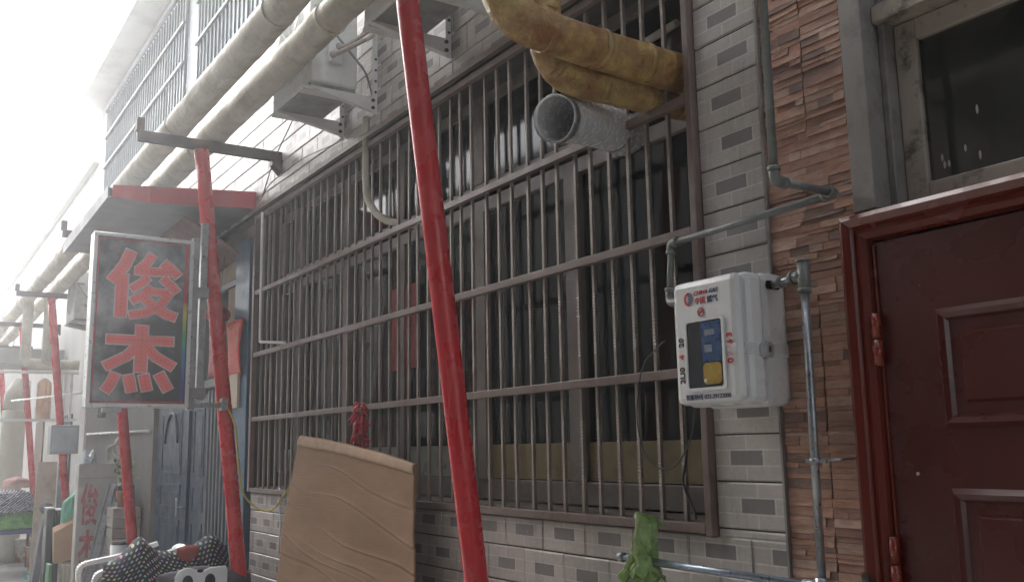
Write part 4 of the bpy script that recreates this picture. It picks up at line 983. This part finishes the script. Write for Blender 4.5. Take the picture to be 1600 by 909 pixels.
# white chair arm that sticks out to the left in view
def lump(g, cx_, cy_, z0, hw, hy, topf, seed, nx=46, nv=40, rot=0.0, thick=.10, amp=.03):
    """closed cushion-like body standing in the Y-Z plane, facing +X"""
    c, s = math.cos(rot), math.sin(rot)
    def f(side):
        def h(u, v):
            zt_ = topf(u); yy = (u - .5) * 2
            z = z0 + (zt_ - z0) * v
            e = (1 - abs(yy) ** 3.5) ** .5 * (1 - max(0, v) ** 6) ** .5
            th = thick * e * (1 + .25 * (1 - v))
            q = amp * noise.noise(Vector((yy * 3, v * 4, seed))) + amp * .5 * noise.noise(Vector((yy * 8, v * 9, seed)))
            lx = side * (th) + q * e * (1 if side > 0 else .3); ly = yy * hy * (1 - .10 * v)
            return (cx_ + lx * c - ly * s, cy_ + lx * s + ly * c, z + .01 * noise.noise(Vector((yy * 6, v * 5, seed + 2))))
        return h
    g.grid(nx, nv, f(1)); g.grid(nx, nv, f(-1))
    bmesh.ops.remove_doubles(g.bm, verts=g.bm.verts, dist=.0006)
def top_q(u):
    # two raised corners with a dip between them
    return .945 + .10 * math.exp(-((u - .27) / .09) ** 2) + .085 * math.exp(-((u - .84) / .11) ** 2) - .10 * max(0, .16 - u) * 4
g = MB(); lump(g, -6.38, -.47, .40, .4, .42, top_q, 3.0, thick=.20, nx=70, nv=50)
single('spotted_quilt', 'black quilt with small coloured dots heaped over the white chair', 'quilt', g, dots_mat('spotted_cloth', (.010, .007, .020), 27, .25, .62))
g = MB(); lump(g, -6.30, -.36, .60, .4, .085, lambda u: .962 + .02 * math.sin(u * PI), 8.0, 20, 16, thick=.05, amp=.01)
single('red_cushion', 'dull red cloth roll tucked in the dip behind the spotted quilt', 'cushion', g, mat('dull_red_cloth', (.30, .06, .05), .8, 0, .25, 9))
t = thing('panda_cushion', 'grey-purple cushion with a white panda face in front of the spotted quilt', 'cushion', (-5.7, -.42, .5))
g = MB(); lump(g, -5.78, -.40, .45, .4, .30, lambda u: .905 - .10 * abs(u - .45) ** 1.3, 12.0, thick=.10, amp=.015)
part('cushion_body', g, mat('grey_plush', (.085, .075, .09), .9, 0, .2, 12), t)
g = MB()
fo = [(.0, 0), (.0, .10), (.02, .135), (.07, .15), (.12, .135), (.16, .125), (.20, .14), (.30, .145), (.31, .12), (.31, 0)]
poly = [(-.60 + p[0] * .95, .765 + p[1]) for p in fo]; g.prism(poly, 0, -5.668, -5.652); part('face_patch', g, mat('white_plush', (.84, .88, .90), .9, 0, .05, 12), t, bev=.006)
for yy in (-.53, -.405):
    g = MB(); g.sphere((-5.651, yy, .835), .030, 14, (.25, 1, 1.25)); part('eye_patch', g, mat('navy_plush', (.015, .02, .04), .9), t)
g = MB(); g.sphere((-5.651, -.462, .892), .017, 10, (.25, 1.1, .6)); part('dark_tuft', g, mat('navy_plush2', (.02, .03, .07), .9), t)

# ------------------------------------------------------------------ clutter further down the alley
# second light box standing on the ground
bx, by0, by1, bz = -10.0, -.46, -.11, 1.47
t = thing('standing_sign_box', 'worn white sign box with red characters standing left of the blue door', 'sign', (bx, -.3, .1))
g = MB(); g.box(bx - .16, bx, by0, by1, .002, bz); part('box_body', g, mat('worn_white_panel', (.46, .46, .44), .5, 0, .12, 5, dirt=(.30, .28, .25), dscale=4), t, bev=.008)
g = MB(); strokes(g, 0, bx + .002, .0001, lambda u, v: (by0 + .02 + u / 400 * .17, 1.36 - v / 905 * .95)); part('faded_characters', g, mat('faded_red', (.45, .12, .14), .6, 0, .3, 14, dirt=(.45, .42, .40), dscale=16, dlo=.55, dhi=.65), t)
g = MB(); g.box(bx + .0005, bx + .004, by0, by1, 1.33, 1.337); part('panel_seam', g, ACD, t)
# grey bars leaning
labs = ['grey metal channel leaning on the sign box, the outer one', 'grey metal channel leaning on the sign box, the middle one', 'grey metal channel leaning on the sign box, nearest the red pole']
for k in range(3):
    g = MB(); a_ = Vector((-9.35 + .04 * k, -.52 + .085 * k, .10)); b_ = Vector((-9.72, -.20 + .045 * k, 1.28 - .03 * k))
    g.bar(a_, b_, .065, .008); g.bar(a_ + Vector((.02, -.03, 0)), b_ + Vector((.02, -.03, 0)), .008, .03)
    single('metal_channel', labs[k], 'metal bar', g, GALV, group='metal channels leaning on the sign box')
g = MB(); lump(g, -9.55, -.12, 1.12, .1, .09, lambda u: 1.27 + .02 * math.sin(u * 6), 2.0, 14, 12, thick=.06, amp=.02); single('black_bag', 'black bag perched on the leaning metal channels', 'bag', g, mat('black_bag', (.03, .03, .035), .5))
g = MB(); lump(g, -10.06, -.36, 1.473, .1, .07, lambda u: 1.575 + .03 * math.sin(u * 11), 4.0, 14, 12, thick=.05, amp=.03); single('plastic_bag', 'crumpled pale blue plastic bag on top of the sign box', 'bag', g, mat('pale_bag', (.50, .58, .62), .35))
g = MB(); g.tube(arc([(-9.98, -.20, 1.5), (-9.98, -.22, 1.62), (-9.98, -.12, 1.66), (-9.98, -.10, 1.52), (-9.98, -.17, 1.58), (-9.98, -.12, 1.72)], .04), .011, 8); single('wire_coil', 'tangle of pale wire on the sign box beside the red pole', 'wire', g, mat('pale_wire', (.5, .48, .42), .5))
# plants and pot right of the third pole
t = thing('potted_plant', 'potted leafy plant on a brick stack between red pole and blue door', 'plant', (-9.4, -.15, 0))
g = MB(); g.tube([(-9.4, -.15, 1.079), (-9.4, -.15, 1.22)], [.06, .08], 14); part('pot', g, mat('clay_pot', (.25, .12, .07), .8), t)
g = MB(); rr = random.Random(3)
for k in range(60):
    p = Vector((-9.4 + rr.uniform(-.09, .09), -.15 + rr.uniform(-.08, .08), 1.22 + rr.uniform(0, .28))); d = Vector((rr.uniform(-1, 1), rr.uniform(-1, 1), rr.uniform(-.3, 1))).normalized() * .05; s_ = Vector((-d.y, d.x, .1)).normalized() * .014
    v = [g.bm.verts.new(q_) for q_ in (p, p + d * .5 + s_, p + d, p + d * .5 - s_)]; g.bm.faces.new(v)
part('foliage', g, mat('yellowish_leaf', (.16, .20, .05), .6, 0, .4, 20), t)
g = MB()
for k in range(12): g.box(-9.55, -9.27, -.27, -.03, .002 + k * .09, .087 + k * .09)
single('brick_stack', 'stack of pale bricks under the potted plant', 'bricks', g, mat('pale_brick', (.34, .32, .29), .9, 0, .15, 8), bev=.004)
t = thing('white_canister', 'white canister with dark lid at the foot of the red pole', 'canister', (-8.6, -.28, .1))
g = MB(); g.tube([(-8.75, -.30, .002), (-8.75, -.30, .80)], .075, 18); part('body', g, WHITEP, t)
g = MB(); g.tube([(-8.75, -.30, .801), (-8.75, -.30, .83)], .06, 18); part('lid', g, STEEL, t)
# rods on grey wall
g = MB(); g.tube([(-12.4, -.02, 1.80), (-9.1, -.02, 1.76)], .012, 8); single('wall_rod', 'pale rod fixed level along the grey wall left of the blue door', 'rod', g, WHITEP)

# suitcases, cardboard box, green bag, board
t = thing('suitcase', 'dark upright suitcase with pale top edges by the wall', 'suitcase', (-11.6, -.4, 0))
for k in range(3):
    g = MB(); g.box(-11.75, -11.5, -.52 + .09 * k, -.44 + .09 * k, .002, .98 - .02 * k); part('shell', g, mat('suitcase_black', (.035, .04, .045), .4, 0, .2, 8), t, bev=.012)
    g = MB(); g.box(-11.75, -11.5, -.52 + .09 * k, -.44 + .09 * k, .985 - .02 * k, 1.0 - .02 * k); part('pale_edge', g, ACW, t, bev=.004)
g = MB(); g.hexa([(-12.0, -.62, 0.0), (-11.8, -.62, 0.0), (-11.8, -.54, 0.0), (-12.0, -.54, 0.0), (-12.1, -.50, .9), (-11.9, -.50, .9), (-11.9, -.44, .9), (-12.1, -.44, .9)])
g.sphere((-12.0, -.47, .98), .07, 10); single('rolled_mat', 'grey rolled mat leaning left of the dark suitcases', 'mat', g, mat('grey_mat', (.16, .15, .17), .8), bev=.01)
g = MB(); g.hexa([(-10.7, -.55, .52), (-10.55, -.55, .50), (-10.45, -.36, .55), (-10.6, -.36, .57), (-10.75, -.56, .84), (-10.6, -.56, .80), (-10.5, -.35, .93), (-10.65, -.35, .95)]); single('cardboard_box', 'small open cardboard box leaning in front of the green bag', 'box', g, CARD, bev=.004)
g = MB(); g.box(-10.68, -10.45, -.50, -.38, .002, .50); single('paper_bundle', 'bundle of pale papers and boards under the cardboard box', 'papers', g, mat('pale_paper', (.48, .46, .38), .8, 0, .4, 6, stretch=(1, 12, 1)), bev=.01)
g = MB(); lump(g, -10.75, -.42, .60, .1, .075, lambda u: 1.08 + .12 * u, 6.0, 20, 18, thick=.07, amp=.04); single('green_bag', 'pale green fabric bag hanging behind the cardboard box', 'bag', g, mat('mint_cloth', (.16, .42, .30), .7, 0, .2, 8))
g = MB(); g.box(-10.75, -10.5, -.60, -.575, .002, .50); single('green_crate', 'green board standing under the green bag', 'board', g, mat('green_board', (.07, .22, .10), .6))
g = MB(); g.hexa([(-12.9, -.50, .002), (-12.87, -.50, .002), (-12.87, -.26, .002), (-12.9, -.26, .002), (-13.0, -.47, 1.48), (-12.97, -.47, 1.48), (-12.97, -.25, 1.48), (-13.0, -.25, 1.48)])
single('tile_board', 'cream gridded board leaning on the wall between two faded red poles', 'board', g, mat('cream_grid', (.55, .48, .38), .6, 0, .12, 8, dirt=(.38, .30, .22), dscale=7))
t = thing('meter_cabinet', 'grey wall cabinet with a raised door behind the faded red pole', 'cabinet', (-12.0, -.1, 1.55))
g = MB(); g.box(-12.2, -12.0, -.47, -.17, 1.57, 1.90); part('cabinet_box', g, mat('cabinet_grey', (.36, .38, .40), .5, 0, .1, 5), t, bev=.008)
g = MB(); g.box(-11.999, -11.992, -.44, -.20, 1.60, 1.87); part('cabinet_door', g, mat('cabinet_pale', (.42, .45, .48), .45), t, bev=.003)
# buckets
def bucket(x, y, s, m, label, tall=1.0):
    t = thing('bucket', label, 'bucket', (x, y, 0), 'buckets on the ground by the quilt pile')
    g = MB(); g.tube([(x, y, .002), (x, y, .30 * s * tall), (x, y, .31 * s * tall)], [.105 * s, .13 * s, .135 * s], 20); part('pail', g, m, t)
    g = MB(); g.tube([(x, y, .311 * s * tall), (x, y, .325 * s * tall)], .138 * s, 20); part('lid', g, WHITEP, t)
    g = MB(); g.tube([(x + .02, y + .14 * s * math.cos(k * PI / 10), .30 * s * tall - .10 * math.sin(k * PI / 10)) for k in range(11)], .003, 5); part('handle', g, GALV, t)
YB = mat('bucket_yellow', (.52, .30, .03), .5); OB = mat('bucket_orange', (.55, .40, .33), .5, 0, .3, 8, dirt=(.60, .16, .05), dscale=6, dlo=.45, dhi=.55)
g = MB(); t = thing('yellow_jerrycan', 'yellow plastic can left of the paint buckets', 'can', (-17.2, -.3, 0))
g.box(-17.4, -17.15, -.36, -.16, .002, .36); part('body', g, YB, t, bev=.03)
g = MB(); g.tube([(-17.3, -.3, .36), (-17.3, -.3, .41)], .03, 12); part('cap', g, YB, t)
bucket(-16.3, -.19, 1.05, mat('bucket_white', (.6, .6, .56), .5, 0, .2, 9, dirt=(.60, .22, .06), dscale=5, dlo=.5, dhi=.55), 'white and orange paint bucket just right of the yellow can')
bucket(-15.2, -.16, .95, OB, 'orange printed paint bucket with white lid, rightmost of the buckets')
# quilt pile on cart
t = thing('quilt_pile', 'pile of quilts on a low table, dark spotted one above a green one', 'quilts', (-15.6, -.5, 0))
g = MB(); lump(g, -15.2, -.56, .80, .4, .36, lambda u: 1.10 - .25 * (u - .5) ** 2, 5.0, thick=.30, amp=.05); part('spotted_quilt', g, dots_mat('spotted_cloth_far', (.03, .025, .07), 18, .36, .2, True), t)
g = MB(); lump(g, -15.2, -.56, .58, .4, .38, lambda u: .82, 6.5, thick=.32, amp=.04); part('green_quilt', g, mat('green_cloth', (.10, .32, .06), .8, 0, .4, 14), t)
g = MB(); g.box(-15.5, -14.9, -.92, -.20, .50, .575); part('blue_table', g, mat('blue_plastic', (.03, .06, .20), .5), t, bev=.01)
for a_, b_ in ((-15.45, -.88), (-15.45, -.24), (-14.95, -.88), (-14.95, -.24)):
    g = MB(); g.box(a_ - .02, a_ + .02, b_ - .02, b_ + .02, 0.002 if b_ > -.4 else .001, .4995); part('leg', g, STEEL, t)
g = MB(); lump(g, -15.3, -.45, 1.12, .1, .18, lambda u: 1.27 - .2 * (u - .5) ** 2, 7.5, 16, 12, thick=.12, amp=.03); single('pink_cloth', 'pale pink folded cloth on top of the spotted quilt pile', 'cloth', g, mat('pink_cloth', (.62, .36, .33), .8, 0, .2, 8))
# shoes
shm = mat('teal_shoe', (.10, .42, .40), .6, 0, .3, 14, dirt=(.6, .65, .62), dscale=9, dlo=.5, dhi=.55)
def shoe(x, y, label):
    t = thing('shoe', label, 'shoe', (x, y, 0), 'teal shoes on the ground')
    g = MB(); g.grid(16, 10, lambda u, v: (x + .07 * math.cos(v * 2 * PI) * (1 - .3 * u), y - .02 + .26 * (u - .5), .03 + (.10 - .05 * u + .05 * max(0, .4 - u) * 3) * max(0, math.sin(v * 2 * PI) + .25)))
    part('upper', g, shm, t)
    g = MB(); g.box(x - .06, x + .06, y - .16, y + .12, .002, .03); part('sole', g, WHITEP, t, bev=.01)
shoe(-12.75, -.42, 'teal and white sneaker on the ground, nearer one by the black bag'); shoe(-13.1, -.33, 'teal and white sneaker on the ground, farther one behind its mate')
g = MB(); lump(g, -12.6, -.20, .002, .1, .15, lambda u: .34 - .3 * (u - .5) ** 2, 9.5, 16, 12, thick=.09, amp=.04); single('black_rubbish_bag', 'black rubbish bag on the ground behind the teal sneakers', 'bag', g, mat('rubbish_bag', (.02, .02, .025), .35))
g = MB(); g.box(-9.6, -9.2, -.75, -.50, .002, .34); single('floor_box', 'low brown carton on the ground beside the white chair', 'box', g, CARD, bev=.006)

# pipe drops, wall drainpipe and far frames
def drop(x, y, z0, label, y1):
    t = thing('pipe_drop', label, 'pipe', (x, y, 2.6), 'insulated pipe drops')
    g = MB(); g.tube(dense(arc([(x, y, z0), (x, y, 2.70), (x, y1, 2.70)], .10), .05), .062, 16, rf=wrapf(x * 3)); part('insulated_pipe', g, WRAP, t)
drop(-13.3, AY, AZ - .02, 'pale insulated pipe dropping and turning to the wall, the outer one', -.02)
drop(-13.0, BY - .02, BZ - .02, 'pale insulated pipe dropping beside the cabinet, the inner one', -.30)
g = MB(); g.tube(dense(arc([(-11.2, -.08, 3.1), (-11.2, -.08, 1.95)], .1), .06), .045, 14); g.tube([(-11.2, -.08, 2.52), (-11.2, -.08, 2.60)], .058, 14); single('drainpipe', 'grey drainpipe down the wall left of the shop sign', 'drainpipe', g, GPIPE)
t = thing('bar_frame', 'white metal bar frame sticking out from the wall behind the faded red pole', 'frame', (-13.4, -.5, 2.0))
g = MB()
for z in (2.0, 2.6): g.bar((-13.4, -1.5, z), (-13.4, -.0, z), .035, .035)
g.bar((-13.4, -.08, 2.0), (-13.4, -.08, 2.6), .03, .03); g.bar((-13.4, -.16, 2.0), (-13.4, -.16, 2.6), .03, .03)
part('bars', g, WHITEP, t)
g = MB(); g.tube([(-15.6, -.55, 2.35), (-11.9, -.05, 2.28)], .012, 8); part('brace', g, WHITEP, t)
g = MB(); g.box(-15.8, -14.6, -1.35, -.02, 2.82, 3.02); single('far_canopy', 'flat grey canopy slab behind the pale pipe drops', 'canopy', g, PLAST)
g = MB(); g.tube(dense([(-16.4, -.43, .0), (-16.4, -.43, 2.25)], .15), .165, 20, rf=wrapf(51, .01, .03)); g.tube([(-16.4, -.43, 2.25), (-16.4, -.40, 2.45), (-16.4, -.34, 2.72)], [.165, .19, .12], 20); single('wrapped_column', 'thick cream wrapped column behind the faded red poles', 'column', g, mat('cream_wrap', (.52, .50, .42), .7, 0, .1, 3))
g = MB(); lump(g, -14.6, -.25, 2.06, .1, .10, lambda u: 2.62 - .3 * (u - .5) ** 2, 11.0, 16, 16, thick=.08, amp=.03); single('orange_bundle', 'orange and cream bundle hanging under the white bar frame', 'bundle', g, mat('orange_bundle', (.60, .36, .24), .7, 0, .25, 6, dirt=(.62, .58, .50), dscale=4))
g = MB(); g.box(-17.3, -17.2, -.65, -.22, .60, 1.42); single('white_fridge', 'white crate-like cabinet behind the spotted quilt pile', 'cabinet', g, ACW, bev=.01)

# far houses on the same side
def far_house(x0, x1, yf_, h, m, label):
    t = thing('far_house', label, 'house', ((x0 + x1) / 2, 1, 0), 'houses further down the alley')
    g = MB(); g.box(x0, x1, yf_, 4, 0, h); part('wall', g, m, t)
    g = MB(); g.box(x0 - .1, x1 + .1, yf_ - .08, 4.2, h + .001, h + .16); part('roof', g, UPW, t)
    n = int((x1 - x0) / 2.4)
    for k in range(n):
        xc = x0 + (k + .5) * (x1 - x0) / n
        g = MB(); g.box(xc - .55, xc + .55, yf_ - .03, yf_ - .001, h - 1.6, h - .5); w_ = part('window', g, ACW, t)
        g = MB(); g.box(xc - .48, xc + .48, yf_ - .036, yf_ - .031, h - 1.53, h - .57); part('pane', g, mat('far_glass', (.15, .17, .18), .2), w_)
        g = MB(); g.box(xc - .45, xc + .45, yf_ - .02, yf_ - .001, 0.1, 2.1); part('door', g, BLUE if k % 2 else mat('far_door', (.16, .10, .08), .6), t)
far_house(-24, -12.95, .03, 5.3, mat('far_wall_a', (.72, .72, .70), .8, 0, .1, 2), 'pale rendered house beyond the tiled house, mostly lost in glare')
far_house(-42, -24.3, -.1, 6.0, mat('far_wall_b', (.76, .76, .75), .8, 0, .1, 2), 'farthest pale house at the left end of the alley')

# unseen other side of the alley, shaped to cut light, plus added shade canopy
t = thing('opposite_house', 'plain rendered house across the alley, behind the camera', 'house', (-4, -5, 0))
g = MB(); g.box(-5.9, 8, -7.0, -3.75, 0, 7.6); part('wall', g, mat('opposite_wall', (.17, .16, .155), .85, 0, .15, 2), t)  # out of view; made tall and dark to reduce light on the near wall
g = MB(); g.box(-6.1, 8.2, -7.2, -3.45, 7.601, 7.75); part('roof', g, PLAST, t)
for k in range(5):
    g = MB(); g.box(-4.6 + 2.5 * k, -3.3 + 2.5 * k, -3.749, -3.73, 1.1, 2.4); w_ = part('window', g, STEEL, t)
    g = MB(); g.box(-4.54 + 2.5 * k, -3.36 + 2.5 * k, -3.729, -3.725, 1.16, 2.34); part('pane', g, mat('opp_glass', (.05, .06, .06), .1), w_)
g = MB(); g.box(-30, -5.91, -3.95, -3.75, 0, 5.0); single('yard_wall', 'unseen rendered yard wall beyond the opposite house, made tall and dark to dim window reflections', 'wall', g, mat('yard_wall_render', (.12, .115, .11), .9, 0, .2, 2))  # raised and darkened to keep bright sky out of the pane reflections
t = thing('shade_canopy', 'unseen corrugated canopy added to shade the near end of the alley', 'canopy', (1, -2, 4.6))
g = MB(); g.grid(120, 4, lambda u, v: (-3.9 + 10.7 * u, -3.72 + 2.85 * v, 4.02 + .02 * math.sin(u * 420))); part('roof_sheet', g, SHEET, t, solid=.003)  # out-of-view roof added to hold sky light off the near end
g = MB()
for k in range(6): g.bar((-3.8 + 2.0 * k, -3.72, 3.95), (-3.8 + 2.0 * k, -.9, 3.95), .05, .08)
part('rafters', g, STEEL, t)

# ------------------------------------------------------------------ haze volume added to imitate veiling glare of the lens
if HAZE:
    hm = bpy.data.materials.new('haze'); hm.use_nodes = True; q = hm.node_tree; q.nodes.clear()
    out = nn(q, 'ShaderNodeOutputMaterial'); pv = nn(q, 'ShaderNodeVolumePrincipled')
    pv.inputs['Color'].default_value = (.93, .96, 1.0, 1); pv.inputs['Density'].default_value = HAZE; pv.inputs['Anisotropy'].default_value = .7
    q.links.new(pv.outputs[0], out.inputs['Volume'])
    g = MB(); g.box(-60, 12, -12, 9, -1.3, 9.5); struct('haze', g, hm, 'stuff')
